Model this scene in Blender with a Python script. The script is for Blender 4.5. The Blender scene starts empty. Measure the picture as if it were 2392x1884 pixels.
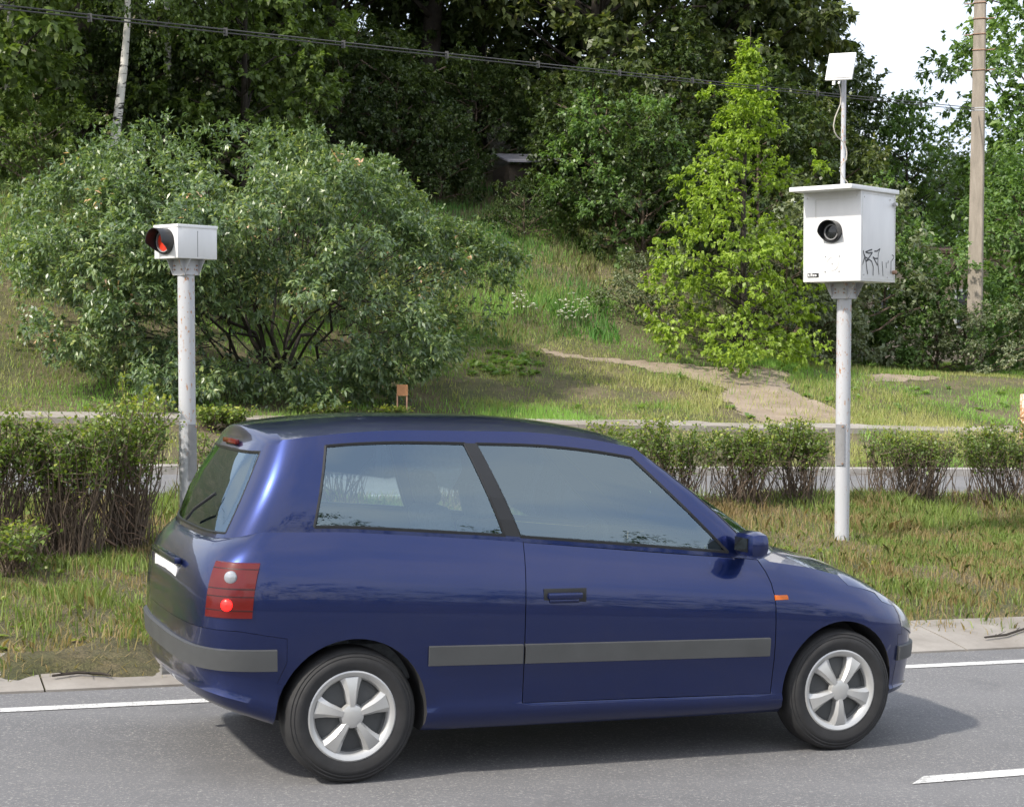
import bpy, bmesh, math, random
import numpy as np
from mathutils import Vector, Matrix

# ------------------------------------------------------------------ camera, sky, sun, exposure
SC = bpy.context.scene
COL = SC.collection
PITCH = math.radians(2.033)
CAM_H = 1.908
cam_d = bpy.data.cameras.new("camera")
cam_d.sensor_width = 36.0
cam_d.lens = 60.2
cam_d.clip_start = 0.05
cam_d.clip_end = 2000.0
cam = bpy.data.objects.new("camera", cam_d)
cam.location = (0, 0, CAM_H)
cam.rotation_euler = (math.radians(90) - PITCH, 0, 0)
COL.objects.link(cam)
SC.camera = cam

SUN_EL = math.radians(45)
SUN_DIR = Vector((-0.77, -0.64, 0)).normalized()      # horizontal direction towards the sun
world = bpy.data.worlds.new("World")
SC.world = world
world.use_nodes = True
wn = world.node_tree.nodes
wl = world.node_tree.links
wn.clear()
w_out = wn.new("ShaderNodeOutputWorld")
w_bg = wn.new("ShaderNodeBackground")
w_sky = wn.new("ShaderNodeTexSky")
w_sky.sky_type = 'NISHITA'
w_sky.sun_disc = False
w_sky.sun_elevation = SUN_EL
w_sky.sun_rotation = math.atan2(SUN_DIR.x, SUN_DIR.y)
w_sky.dust_density = 4.0
w_sky.air_density = 1.0
w_mix = wn.new("ShaderNodeMixRGB")
w_mix.inputs[0].default_value = 0.68
w_mix.inputs[2].default_value = (8.2, 8.4, 8.9, 1)      # thin white cloud veil over the whole sky
w_tc = wn.new("ShaderNodeTexCoord")
w_cl = wn.new("ShaderNodeTexNoise"); w_cl.inputs['Scale'].default_value = 2.6; w_cl.inputs['Detail'].default_value = 7
w_rp = wn.new("ShaderNodeValToRGB")
w_rp.color_ramp.elements[0].position = .40; w_rp.color_ramp.elements[0].color = (.66, .75, .92, 1)
w_rp.color_ramp.elements[1].position = .60; w_rp.color_ramp.elements[1].color = (1, 1, 1, 1)
w_ml = wn.new("ShaderNodeMixRGB"); w_ml.blend_type = 'MULTIPLY'; w_ml.inputs[0].default_value = 1
w_ml.inputs[2].default_value = (9.8, 9.8, 9.9, 1)       # broken bright cloud
wl.new(w_tc.outputs['Generated'], w_cl.inputs['Vector']); wl.new(w_cl.outputs[0], w_rp.inputs[0])
wl.new(w_rp.outputs[0], w_ml.inputs[1]); wl.new(w_ml.outputs[0], w_mix.inputs[2])
w_bg.inputs[1].default_value = 0.10
wl.new(w_sky.outputs[0], w_mix.inputs[1])
wl.new(w_mix.outputs[0], w_bg.inputs[0])
wl.new(w_bg.outputs[0], w_out.inputs[0])

sun_d = bpy.data.lights.new("sun", 'SUN')
sun_d.energy = 2.9
sun_d.angle = math.radians(2.5)
sun_d.color = (1.0, 0.93, 0.82)
sun = bpy.data.objects.new("sun", sun_d)
sv = Vector((SUN_DIR.x * math.cos(SUN_EL), SUN_DIR.y * math.cos(SUN_EL), math.sin(SUN_EL)))
sun.rotation_euler = sv.to_track_quat('Z', 'Y').to_euler()
sun.location = (-20, -5, 30)
COL.objects.link(sun)

SC.view_settings.view_transform = 'Standard'
SC.view_settings.look = 'None'
SC.view_settings.exposure = 0.90
SC.view_settings.gamma = 1.0
SC.cycles.max_bounces = 6
SC.cycles.diffuse_bounces = 3
SC.cycles.glossy_bounces = 3
SC.cycles.transmission_bounces = 6
SC.cycles.transparent_max_bounces = 12
SC.cycles.use_adaptive_sampling = True
SC.cycles.adaptive_threshold = 0.02

# ------------------------------------------------------------------ the place: road axis s, across t, height above road h
F, CU, CV = 4000.0, 1196.0, 942.0
G = -0.031156
SX = np.array([0.926205, 0.377021])
NX = np.array([-SX[1], SX[0]])
P0 = np.array([-0.691253, 7.33])


def W(s, t, h=0.0):
    p = P0 + SX * s + NX * t
    return Vector((p[0], p[1], G * s + h))


def Wn(s, t, h):
    s = np.asarray(s, float); t = np.asarray(t, float); h = np.asarray(h, float)
    return np.stack([P0[0] + SX[0] * s + NX[0] * t, P0[1] + SX[1] * s + NX[1] * t, G * s + h], -1)


def look(u, v):
    dx = (u - CU) / F; dv = (CV - v) / F
    return np.array([dx, math.cos(PITCH) + dv * math.sin(PITCH), -math.sin(PITCH) + dv * math.cos(PITCH)])


def at(u, v, t):
    """s and h of the spot at across-distance t that stands in this direction from the photographer"""
    r = look(u, v)
    k = (t + P0 @ NX) / (r[:2] @ NX)
    s = (k * r[:2] - P0) @ SX
    return s, CAM_H + k * r[2] - G * s


def lattice(ix, iy, seed):
    n = (ix.astype(np.int64) * 374761393 + iy.astype(np.int64) * 668265263 + seed * 974634777) & 0x7fffffff
    n = ((n ^ (n >> 13)) * 1274126177) & 0x7fffffff
    return ((n ^ (n >> 16)) & 0xffff) / 65535.0


def noise(x, y, sc=1.0, seed=0):
    x = np.asarray(x, float) / sc; y = np.asarray(y, float) / sc
    ix = np.floor(x); iy = np.floor(y)
    fx = x - ix; fy = y - iy
    fx = fx * fx * (3 - 2 * fx); fy = fy * fy * (3 - 2 * fy)
    ix = ix.astype(np.int64); iy = iy.astype(np.int64)
    a = lattice(ix, iy, seed); b = lattice(ix + 1, iy, seed)
    c = lattice(ix, iy + 1, seed); d = lattice(ix + 1, iy + 1, seed)
    return (a * (1 - fx) + b * fx) * (1 - fy) + (c * (1 - fx) + d * fx) * fy


def fbm(x, y, sc, seed=0):
    return (noise(x, y, sc, seed) + 0.5 * noise(x, y, sc / 2, seed + 1) + 0.25 * noise(x, y, sc / 4, seed + 2)) / 1.75


def sstep(a, b, x):
    q = np.clip((np.asarray(x, float) - a) / (b - a), 0, 1)
    return q * q * (3 - 2 * q)


T_COM = [(-200, 0), (2.35, 0), (2.95, .08), (4.5, .15), (6.7, .25), (8.8, .37), (10.0, .38), (13.5, .38), (13.62, .47), (16, .90), (17.3, .93)]
T_MID = T_COM + [(19, 1.18), (20, 1.45), (22, 2.0), (24, 2.75), (26, 3.5), (30, 5.2), (35, 6.7), (40, 8), (60, 15), (120, 26), (400, 40)]
T_LEF = T_COM + [(19, 1.4), (20, 2.0), (22, 3.1), (25, 4.3), (30, 5.9), (35, 6.9), (40, 8), (60, 15), (120, 26), (400, 40)]
T_RIG = T_COM + [(19, 1.3), (22, 1.85), (26, 1.92), (30, 2.0), (40, 2.6), (60, 5), (120, 9), (400, 20)]


def hz(s, t):
    s = np.asarray(s, float); t = np.asarray(t, float)

    def f(tab):
        return np.interp(t, [a for a, b in tab], [b for a, b in tab])
    wl_ = sstep(6, 1, s)
    sb = 13 + np.maximum(t - 22, 0) * .55
    wr = sstep(0, 1, (s - (sb - 1)) / 5)
    h = f(T_MID)
    h = h * (1 - wl_) + f(T_LEF) * wl_
    h = h * (1 - wr) + f(T_RIG) * wr
    rough = sstep(2.5, 3.5, t) * (1 - sstep(9.6, 10.2, t) * (1 - sstep(13.6, 14.2, t)))
    h = h + rough * ((fbm(s, t, 1.3, 5) - .5) * .09 + (fbm(s, t, .35, 9) - .5) * .03)
    bury = sstep(2.42, 2.75, t) * sstep(3.4, 3.0, t)
    h = h + bury * (-.02 + .11 * sstep(.46, .60, fbm(s, t * .8, .55, 15)) * sstep(3.0, .5, s))
    h = h + sstep(20, 30, t) * (fbm(s, t, 6, 21) - .5) * .6
    return h


def hit(u, v):
    prev = None
    for t in np.arange(2.0, 70, .04):
        s, h = at(u, v, t)
        if h <= float(hz(s, t)):
            return s, float(t)
    return at(u, v, 69)[0], 69.0


# ------------------------------------------------------------------ helpers: tags, meshes, materials
def tag(o, label=None, cat=None, group=None, kind=None):
    if label: o["label"] = label
    if cat: o["category"] = cat
    if group: o["group"] = group
    if kind: o["kind"] = kind
    return o


def empty(name, loc, label, cat, group=None, mat=None):
    o = bpy.data.objects.new(name, None)
    COL.objects.link(o)
    if mat is not None:
        o.matrix_world = mat
    else:
        o.location = loc
    o.empty_display_size = 0.2
    return tag(o, label, cat, group)


class MB:
    def __init__(self):
        self.v = []; self.f = []; self.m = []

    def add(self, vs, fs, mi=0):
        o = len(self.v)
        self.v.extend([tuple(map(float, p)) for p in vs])
        self.f.extend([tuple(i + o for i in f) for f in fs])
        self.m.extend([mi] * len(fs))

    def box(self, c, s, M=None, mi=0, taper=1.0):
        c = Vector(c)
        vs = []
        for z in (-.5, .5):
            k = taper if z > 0 else 1.0
            for x, y in ((-.5, -.5), (.5, -.5), (.5, .5), (-.5, .5)):
                p = Vector((x * s[0] * k, y * s[1] * k, z * s[2]))
                if M is not None: p = M @ p
                vs.append(c + p)
        self.add(vs, [(3, 2, 1, 0), (4, 5, 6, 7), (0, 1, 5, 4), (1, 2, 6, 5), (2, 3, 7, 6), (3, 0, 4, 7)], mi)

    def tube(self, pts, rad, n=6, caps=True, mi=0):
        pts = [Vector(p) for p in pts]
        if not hasattr(rad, '__len__'): rad = [rad] * len(pts)
        vs = []; fs = []
        ref = None
        for i, p in enumerate(pts):
            d = (pts[min(i + 1, len(pts) - 1)] - pts[max(i - 1, 0)])
            if d.length < 1e-9: d = Vector((0, 0, 1))
            d.normalize()
            if ref is None:
                ref = Vector((1, 0, 0)) if abs(d.x) < .9 else Vector((0, 1, 0))
            a = (ref - d * ref.dot(d)).normalized(); b = d.cross(a); ref = a
            for k in range(n):
                q = 2 * math.pi * k / n
                vs.append(p + (a * math.cos(q) + b * math.sin(q)) * rad[i])
        for i in range(len(pts) - 1):
            for k in range(n):
                fs.append((i * n + k, i * n + (k + 1) % n, (i + 1) * n + (k + 1) % n, (i + 1) * n + k))
        if caps:
            fs.append(tuple(range(n - 1, -1, -1)))
            fs.append(tuple((len(pts) - 1) * n + k for k in range(n)))
        self.add(vs, fs, mi)

    def lathe(self, prof, n=32, M=None, mi=0):
        """profile of (radius, height) turned about local z"""
        vs = []; fs = []
        for r, z in prof:
            for k in range(n):
                q = 2 * math.pi * k / n
                p = Vector((r * math.cos(q), r * math.sin(q), z))
                vs.append(M @ p if M is not None else p)
        for i in range(len(prof) - 1):
            for k in range(n):
                fs.append((i * n + k, i * n + (k + 1) % n, (i + 1) * n + (k + 1) % n, (i + 1) * n + k))
        self.add(vs, fs, mi)

    def build(self, name, mats, parent=None, smooth=None, bevel=0):
        me = bpy.data.meshes.new(name)
        me.from_pydata(self.v, [], self.f)
        if not isinstance(mats, (list, tuple)): mats = [mats]
        for m in mats: me.materials.append(m)
        if len(mats) > 1: me.polygons.foreach_set('material_index', self.m)
        me.update()
        o = bpy.data.objects.new(name, me)
        COL.objects.link(o)
        if parent is not None: o.parent = parent
        if bevel:
            bm = bmesh.new(); bm.from_mesh(me)
            es = [e for e in bm.edges if len(e.link_faces) == 2 and e.calc_face_angle(0) > .5]
            bmesh.ops.bevel(bm, geom=es, offset=bevel, segments=2, profile=.5, affect='EDGES')
            bm.to_mesh(me); bm.free()
            smooth = smooth or 40
        if smooth:
            me.polygons.foreach_set('use_smooth', [True] * len(me.polygons))
            me.set_sharp_from_angle(angle=math.radians(smooth))
        return o


def np_mesh(name, V, nf, per, mats, parent=None, var=None, smooth=False):
    """V: (n,3) array laid out face by face, `per` vertices each"""
    me = bpy.data.meshes.new(name)
    V = np.ascontiguousarray(V.reshape(-1, 3), dtype=np.float32)
    me.vertices.add(len(V)); me.vertices.foreach_set('co', V.ravel())
    me.loops.add(len(V)); me.loops.foreach_set('vertex_index', np.arange(len(V), dtype=np.int32))
    me.polygons.add(nf)
    me.polygons.foreach_set('loop_start', np.arange(nf, dtype=np.int32) * per)
    me.update(calc_edges=True)
    if var is not None:
        a = me.attributes.new('tint', 'FLOAT', 'FACE')
        a.data.foreach_set('value', np.ascontiguousarray(var, dtype=np.float32))
    me.materials.append(mats)
    o = bpy.data.objects.new(name, me)
    COL.objects.link(o)
    if parent is not None: o.parent = parent
    return o


class NT:
    def __init__(self, name):
        self.m = bpy.data.materials.new(name)
        self.m.use_nodes = True
        self.n = self.m.node_tree.nodes; self.l = self.m.node_tree.links
        self.n.clear()
        self.out = self.n.new('ShaderNodeOutputMaterial')

    def new(self, t, **kw):
        n = self.n.new('ShaderNode' + t)
        for k, v in kw.items():
            if hasattr(n, k): setattr(n, k, v)
        return n

    def link(self, a, b): self.l.new(a, b)

    def noise(self, scale, detail=4, coord='Object', rough=.6, vec=None):
        n = self.new('TexNoise')
        n.inputs['Scale'].default_value = scale; n.inputs['Detail'].default_value = detail
        n.inputs['Roughness'].default_value = rough
        if vec is None:
            tc = self.new('TexCoord'); vec = tc.outputs[coord]
        self.link(vec, n.inputs['Vector'])
        return n.outputs['Fac']

    def ramp(self, fac, stops):
        r = self.new('ValToRGB')
        e = r.color_ramp.elements
        while len(e) < len(stops): e.new(.5)
        for i, (p, c) in enumerate(stops):
            e[i].position = p
            e[i].color = (*c, 1) if len(c) == 3 else c
        self.link(fac, r.inputs[0])
        return r.outputs[0]

    def mix(self, fac, a, b, mode='MIX'):
        m = self.new('MixRGB', blend_type=mode)
        for i, x in enumerate((fac, a, b)):
            if hasattr(x, 'is_linked'): self.link(x, m.inputs[i])
            elif isinstance(x, (int, float)): m.inputs[i].default_value = x
            else: m.inputs[i].default_value = (*x, 1)
        return m.outputs[0]

    def bsdf(self, color, rough=.5, metal=0.0, **kw):
        b = self.new('BsdfPrincipled')
        for key, x in (('Base Color', color), ('Roughness', rough), ('Metallic', metal)):
            if hasattr(x, 'is_linked'): self.link(x, b.inputs[key])
            elif isinstance(x, (int, float)): b.inputs[key].default_value = x
            else: b.inputs[key].default_value = (*x, 1)
        for k, v in kw.items():
            k = k.replace('_', ' ')
            b.inputs[k].default_value = v
        return b

    def bump(self, b, h, strength=.3, dist=.01):
        n = self.new('Bump'); n.inputs['Strength'].default_value = strength; n.inputs['Distance'].default_value = dist
        self.link(h, n.inputs['Height']); self.link(n.outputs[0], b.inputs['Normal'])

    def end(self, sh):
        self.link(sh, self.out.inputs[0]); return self.m


def plain(name, col, rough=.5, metal=0.0, var=.12, scale=8.0, **kw):
    t = NT(name)
    f = t.noise(scale, 5)
    c = t.ramp(f, [(.25, tuple(x * (1 - var) for x in col)), (.75, tuple(min(1, x * (1 + var)) for x in col))])
    return t.end(t.bsdf(c, rough, metal, **kw).outputs[0])


def leaf_mat(name, stops, rough=.5, transl=.35, tcol=1.6, spec=.5):
    t = NT(name)
    a = t.new('Attribute'); a.attribute_name = 'tint'
    c = t.ramp(a.outputs['Fac'], stops)
    b = t.bsdf(c, rough, 0.0)
    b.inputs['Specular IOR Level'].default_value = spec
    tr = t.new('BsdfTranslucent')
    warm = t.mix(1.0, c, (tcol, tcol * 1.05, tcol * .45), 'MULTIPLY')
    t.link(warm, tr.inputs[0])
    mx = t.new('MixShader'); mx.inputs[0].default_value = transl
    t.link(b.outputs[0], mx.inputs[1]); t.link(tr.outputs[0], mx.inputs[2])
    return t.end(mx.outputs[0])


# ---- materials
def painted_white(name, base, rust=.0, rough=.45, streak=6.0):
    t = NT(name)
    tc = t.new('TexCoord')
    mp = t.new('Mapping'); mp.inputs['Scale'].default_value = (1, 1, .25)
    t.link(tc.outputs['Object'], mp.inputs[0])
    f = t.noise(streak, 6, vec=mp.outputs[0])
    c = t.ramp(f, [(.3, tuple(x * .88 for x in base)), (.7, base)])
    if rust > 0:
        mp2 = t.new('Mapping'); mp2.inputs['Scale'].default_value = (1, 1, .45)
        t.link(tc.outputs['Object'], mp2.inputs[0])
        f2 = t.noise(48, 4, vec=mp2.outputs[0], rough=.6)
        f3 = t.noise(2.2, 2)
        m_ = t.new('Math', operation='MULTIPLY_ADD'); m_.inputs[1].default_value = .5
        t.link(f3, m_.inputs[0]); t.link(f2, m_.inputs[2])
        mask = t.ramp(m_.outputs[0], [(1 - rust - .03, (0, 0, 0)), (1 - rust + .03, (.9, .9, .9))])
        c = t.mix(mask, c, (.34, .15, .045))
    return t.end(t.bsdf(c, rough, 0.0).outputs[0])


M_POST = painted_white('rusty_white_paint', (.46, .47, .50), .105)
M_CASE = painted_white('white_case_paint', (.72, .725, .735), 0, .35, 5.0)
M_LID = painted_white('white_lid_paint', (.78, .79, .80), 0, .4, 3.0)
M_GREYCOVER = plain('grey_cover_paint', (.22, .22, .23), .5)
M_BLACK = plain('black_plastic', (.012, .013, .015), .38)
M_DARKGLASS = plain('dark_lens_glass', (.01, .012, .014), .05)
M_REDLENS = plain('red_filter_glass', (.62, .045, .02), .18, 0, .15, 20)
M_STEEL = plain('zinc_steel', (.5, .5, .5), .35, .8)
M_RUSTSTEEL = plain('rusty_bolt', (.32, .2, .14), .6, .3, .4, 30)
M_INK = plain('black_marker_ink', (.03, .032, .036), .5, 0, .4, 30)
M_MARK = plain('white_print', (.85, .85, .85), .5)
M_GREYMARK = plain('faint_grey_line', (.62, .62, .60), .6)
M_CABLE = plain('grey_cable', (.36, .34, .30), .6)
M_WIRE = plain('dark_wire', (.05, .05, .05), .6)
M_WOODSIGN = plain('brown_sign_board', (.33, .16, .07), .7, 0, .2, 14)
M_WOODPOST = plain('pinkish_wood', (.42, .24, .16), .7, 0, .2, 14)
M_BARK = plain('dark_bark', (.035, .028, .022), .9, 0, .5, 10)
M_BARKMID = plain('grey_brown_bark', (.075, .062, .05), .9, 0, .45, 12)
M_TWIG = plain('brown_twig_bark', (.125, .092, .068), .85, 0, .45, 12)
M_DRYTWIG = plain('dry_twig', (.20, .13, .09), .85, 0, .4, 12)


def birch():
    t = NT('birch_bark')
    tc = t.new('TexCoord')
    mp = t.new('Mapping'); mp.inputs['Scale'].default_value = (1.2, 1.2, 3.4)
    t.link(tc.outputs['Object'], mp.inputs[0])
    f = t.noise(2.2, 3, vec=mp.outputs[0], rough=.7)
    c = t.ramp(f, [(.40, (.03, .028, .025)), (.46, (.58, .56, .52))])
    return t.end(t.bsdf(c, .7).outputs[0])


def concrete(name, a, b, sc, dark=None, bump=.3):
    t = NT(name)
    f = t.noise(sc, 8, rough=.7)
    c = t.ramp(f, [(.3, a), (.7, b)])
    if dark:
        c = t.mix(t.ramp(t.noise(sc * .18, 3), [(.45, (0, 0, 0)), (.7, (1, 1, 1))]), c, dark)
    bs = t.bsdf(c, .85)
    t.bump(bs, t.noise(sc * 6, 6), bump, .006)
    return t.end(bs.outputs[0])


def poleconcrete():
    t = NT('weathered_concrete')
    tc = t.new('TexCoord')
    mp = t.new('Mapping'); mp.inputs['Scale'].default_value = (3, 3, .5)
    t.link(tc.outputs['Object'], mp.inputs[0])
    f = t.noise(3, 7, vec=mp.outputs[0], rough=.7)
    c = t.ramp(f, [(.25, (.17, .15, .125)), (.55, (.28, .245, .205)), (.8, (.37, .33, .285))])
    bs = t.bsdf(c, .9); t.bump(bs, t.noise(40, 5), .35, .01)
    return t.end(bs.outputs[0])


M_BIRCH = birch()
M_POLE = poleconcrete()
M_GUTTER = concrete('pale_concrete', (.185, .17, .15), (.29, .27, .245), 3.0, (.15, .125, .10))
M_KERB = concrete('kerb_concrete', (.25, .235, .22), (.42, .40, .37), 5.0, (.16, .14, .11))
M_SLAB = concrete('pavement_concrete', (.24, .22, .19), (.36, .33, .30), 4.0, (.19, .16, .12))


def asphalt(name, lo, hi, speck, tint_patch):
    t = NT(name)
    f = t.noise(.55, 5, rough=.6)
    c = t.ramp(f, [(.3, lo), (.7, hi)])
    sp = t.noise(62, 3, rough=.95)
    c = t.mix(t.ramp(sp, [(.54, (0, 0, 0)), (.66, (.9, .9, .9))]), c, speck)
    sp2 = t.noise(130, 2, rough=.9)
    c = t.mix(t.ramp(sp2, [(.25, (.65, .65, .65)), (.42, (0, 0, 0))]), c, tuple(x * .45 for x in lo))
    # wheel tracks polished along the lane
    tc = t.new('TexCoord'); mp = t.new('Mapping'); mp.inputs['Scale'].default_value = (.08, 1.1, 1)
    t.link(tc.outputs['Object'], mp.inputs[0])
    tr = t.noise(1.3, 3, vec=mp.outputs[0])
    pt_ = t.noise(1.1, 6, rough=.7)
    c = t.mix(t.ramp(pt_, [(.52, (0, 0, 0)), (.66, (.45, .45, .45))]), c, tuple(x * .6 for x in lo))
    c = t.mix(t.ramp(tr, [(.4, (0, 0, 0)), (.75, (.5, .5, .5))]), c, tint_patch)
    bs = t.bsdf(c, .82)
    t.bump(bs, t.noise(110, 3, rough=.9), .55, .006)
    return t.end(bs.outputs[0])


M_ROAD = asphalt('worn_asphalt', (.095, .096, .101), (.15, .15, .157), (.35, .34, .32), (.18, .18, .185))
M_ROAD2 = asphalt('side_road_asphalt', (.12, .12, .125), (.17, .17, .175), (.28, .27, .26), (.18, .18, .185))


def road_paint():
    t = NT('worn_road_paint')
    f = t.noise(60, 4, rough=.8)
    f2 = t.noise(3, 4)
    m = t.new('Math', operation='MULTIPLY_ADD'); m.inputs[1].default_value = .35
    t.link(f2, m.inputs[0]); t.link(f, m.inputs[2])
    c = t.ramp(m.outputs[0], [(.54, (.18, .18, .18)), (.66, (.52, .52, .51)), (.9, (.70, .70, .69))])
    bs = t.bsdf(c, .7); t.bump(bs, t.noise(110, 3, rough=.9), .4, .004)
    return t.end(bs.outputs[0])


M_PAINT = road_paint()


def ground_mat():
    t = NT('grassy_soil')
    tc = t.new('TexCoord')
    f = t.noise(.9, 7, rough=.65)
    c = t.ramp(f, [(.30, (.09, .115, .035)), (.46, (.145, .145, .055)), (.56, (.22, .18, .095)), (.72, (.30, .24, .155))])
    f2 = t.noise(14, 6, rough=.75)
    c = t.mix(t.ramp(f2, [(.35, (.6, .6, .6)), (.6, (0, 0, 0))]), c, (.045, .05, .016))
    f3 = t.noise(75, 4, rough=.85)
    c = t.mix(t.ramp(f3, [(.42, (.7, .7, .7)), (.56, (0, 0, 0))]), c, (.05, .042, .028))
    c = t.mix(t.ramp(f3, [(.60, (0, 0, 0)), (.72, (.7, .7, .7))]), c, (.38, .31, .22))
    bs = t.bsdf(c, .95); t.bump(bs, t.noise(40, 6, rough=.85), 1.0, .03)
    return t.end(bs.outputs[0])


def dirt_mat():
    t = NT('trodden_dirt')
    f = t.noise(1.6, 7, rough=.7)
    c = t.ramp(f, [(.3, (.22, .17, .12)), (.7, (.38, .305, .23))])
    c = t.mix(t.ramp(t.noise(30, 4, rough=.8), [(.55, (0, 0, 0)), (.7, (.6, .6, .6))]), c, (.30, .28, .26))
    c = t.mix(t.ramp(t.noise(.7, 3), [(.5, (0, 0, 0)), (.75, (.6, .6, .6))]), c, (.20, .17, .15))
    bs = t.bsdf(c, .95); t.bump(bs, t.noise(30, 6, rough=.8), .8, .03)
    return t.end(bs.outputs[0])


M_GROUND = ground_mat()
M_DIRT = dirt_mat()
M_GRASS = leaf_mat('verge_grass_blades', [(0, (0.325, 0.242, 0.132)), (.22, (0.276, 0.227, 0.097)), (.40, (0.139, 0.180, 0.049)), (.7, (0.163, 0.242, 0.057)), (1, (0.244, 0.312, 0.088))], .55, .35, 1.3)
M_LAWN = leaf_mat('lawn_grass_blades', [(0, (0.382, 0.381, 0.157)), (.3, (0.296, 0.322, 0.101)), (.5, (0.191, 0.287, 0.065)), (.8, (0.174, 0.333, 0.061)), (1, (0.244, 0.438, 0.082))], .55, .35, 1.3)
M_MEADOW = leaf_mat('meadow_grass_blades', [(0, (0.167, 0.147, 0.066)), (.35, (0.178, 0.216, 0.078)), (.55, (0.104, 0.191, 0.046)), (1, (0.094, 0.242, 0.046))], .55, .35, 1.3)
M_BUSHLEAF = leaf_mat('glossy_shrub_leaves', [(0, (0.068, 0.115, 0.060)), (.5, (0.130, 0.202, 0.082)), (.9, (0.238, 0.303, 0.112)), (.965, (0.345, 0.395, 0.112)), (.975, (0.688, 0.335, 0.186)), (1, (0.688, 0.484, 0.338))], .40, .30, 1.6, 1.0)
M_LIME = leaf_mat('yellow_green_leaves', [(0, (0.148, 0.220, 0.030)), (.5, (0.248, 0.356, 0.045)), (1, (0.377, 0.493, 0.087))], .45, .42, 1.5)
M_HEDGE = leaf_mat('hedge_leaves', [(0, (0.064, 0.101, 0.025)), (.6, (0.125, 0.186, 0.036)), (.85, (0.215, 0.262, 0.047)), (1, (0.360, 0.383, 0.072))], .42, .35, 1.5)
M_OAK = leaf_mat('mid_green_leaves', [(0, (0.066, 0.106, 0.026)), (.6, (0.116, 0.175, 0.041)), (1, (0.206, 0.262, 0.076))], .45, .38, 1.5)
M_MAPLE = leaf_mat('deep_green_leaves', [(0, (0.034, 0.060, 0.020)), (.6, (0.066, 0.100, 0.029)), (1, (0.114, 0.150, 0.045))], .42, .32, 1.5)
M_OLIVE = leaf_mat('olive_green_leaves', [(0, (0.059, 0.082, 0.028)), (.6, (0.104, 0.138, 0.044)), (.975, (0.193, 0.206, 0.070)), (.985, (0.800, 0.259, 0.029)), (1, (0.800, 0.367, 0.040))], .45, .32, 1.5)
M_FRESH = leaf_mat('fresh_green_leaves', [(0, (0.081, 0.144, 0.048)), (.6, (0.144, 0.244, 0.072)), (1, (0.250, 0.349, 0.120))], .4, .38, 1.5)
M_SILVER = leaf_mat('grey_green_leaves', [(0, (0.099, 0.125, 0.063)), (.6, (0.179, 0.215, 0.116)), (.94, (0.287, 0.323, 0.198)), (1, (0.467, 0.394, 0.161))], .4, .3, 1.3)
M_PETAL = leaf_mat('white_petals', [(0, (.6, .6, .58)), (1, (.8, .8, .78))], .5, .3, 1.0)

# ------------------------------------------------------------------ the ground and the roads


def grid_mesh(name, sv_, tv_, hf, mat, kind='structure', keep=None, parent=None):
    S, T = np.meshgrid(sv_, tv_)
    H = hf(S, T)
    V = Wn(S, T, H).reshape(-1, 3)
    ns, nt = len(sv_), len(tv_)
    idx = np.arange(ns * nt).reshape(nt, ns)
    q = np.stack([idx[:-1, :-1], idx[:-1, 1:], idx[1:, 1:], idx[1:, :-1]], -1).reshape(-1, 4)
    if keep is not None:
        cs = (S[:-1, :-1] + S[1:, 1:]).ravel() / 2; ct = (T[:-1, :-1] + T[1:, 1:]).ravel() / 2
        q = q[keep(cs, ct)]
        used = np.unique(q)
        re = -np.ones(ns * nt, int); re[used] = np.arange(len(used))
        V = V[used]; q = re[q]
    me = bpy.data.meshes.new(name)
    me.from_pydata(V.tolist(), [], q.tolist())
    me.materials.append(mat)
    me.polygons.foreach_set('use_smooth', [True] * len(me.polygons))
    me.update()
    o = bpy.data.objects.new(name, me); COL.objects.link(o)
    if parent is not None: o.parent = parent
    if kind: o['kind'] = kind
    return o


def ground_h(s, t):
    h = hz(s, t)
    under = ((t < 2.4) | ((t > 9.95) & (t < 13.55)))
    return np.where(under, h - .06, h)


s_ax = np.concatenate([np.arange(-400, -60, 20), np.arange(-60, -8, 3), np.arange(-8, -4, .4), np.arange(-4, 12, .12), np.arange(12, 30, .3), np.arange(30, 60, 1.2), np.arange(60, 420, 20)])
t_ax = np.concatenate([np.arange(-300, -20, 20), np.arange(-20, 2.2, 2), [2.2, 2.35], np.arange(2.42, 3.3, .055), np.arange(3.32, 9.8, .18), [9.85, 9.95, 10.0, 10.3, 12, 13.3, 13.5, 13.56, 13.62], np.arange(13.8, 34, .25), np.arange(34, 60, 1.5), np.arange(60, 400, 15)])
grid_mesh('ground', s_ax, t_ax, ground_h, M_GROUND)

road = grid_mesh('road', np.arange(-300, 300, 5.0), np.array([-7.5, -4, 0, 2.38]), lambda s, t: 0 * s, M_ROAD)
road2 = grid_mesh('side_road', np.arange(-300, 300, 5.0), np.array([9.98, 11.5, 13.5]), lambda s, t: 0 * s + .385, M_ROAD2)


def strip(name, s0, s1, t0, t1, h, mat, parent, skew=0.0, n=1):
    m = MB()
    for i in range(n):
        a = s0 + (s1 - s0) * i / n; b = s0 + (s1 - s0) * (i + 1) / n
        m.add([W(a, t0, h), W(b, t0, h), W(b, t1, h), W(a + (skew if i == 0 else 0), t1, h)], [(0, 1, 2, 3)])
    return m.build(name, mat, parent)


strip('edge_line', -200, 200, 1.885, 1.985, .004, M_PAINT, road, n=20)
for k in range(-8, 12):
    strip('lane_dash', 2.42 + 9 * k, 5.42 + 9 * k, -.66, -.55, .004, M_PAINT, road, skew=.14)
strip('edge_line', -200, 200, 10.28, 10.38, .389, M_PAINT, road2, n=20)

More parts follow.
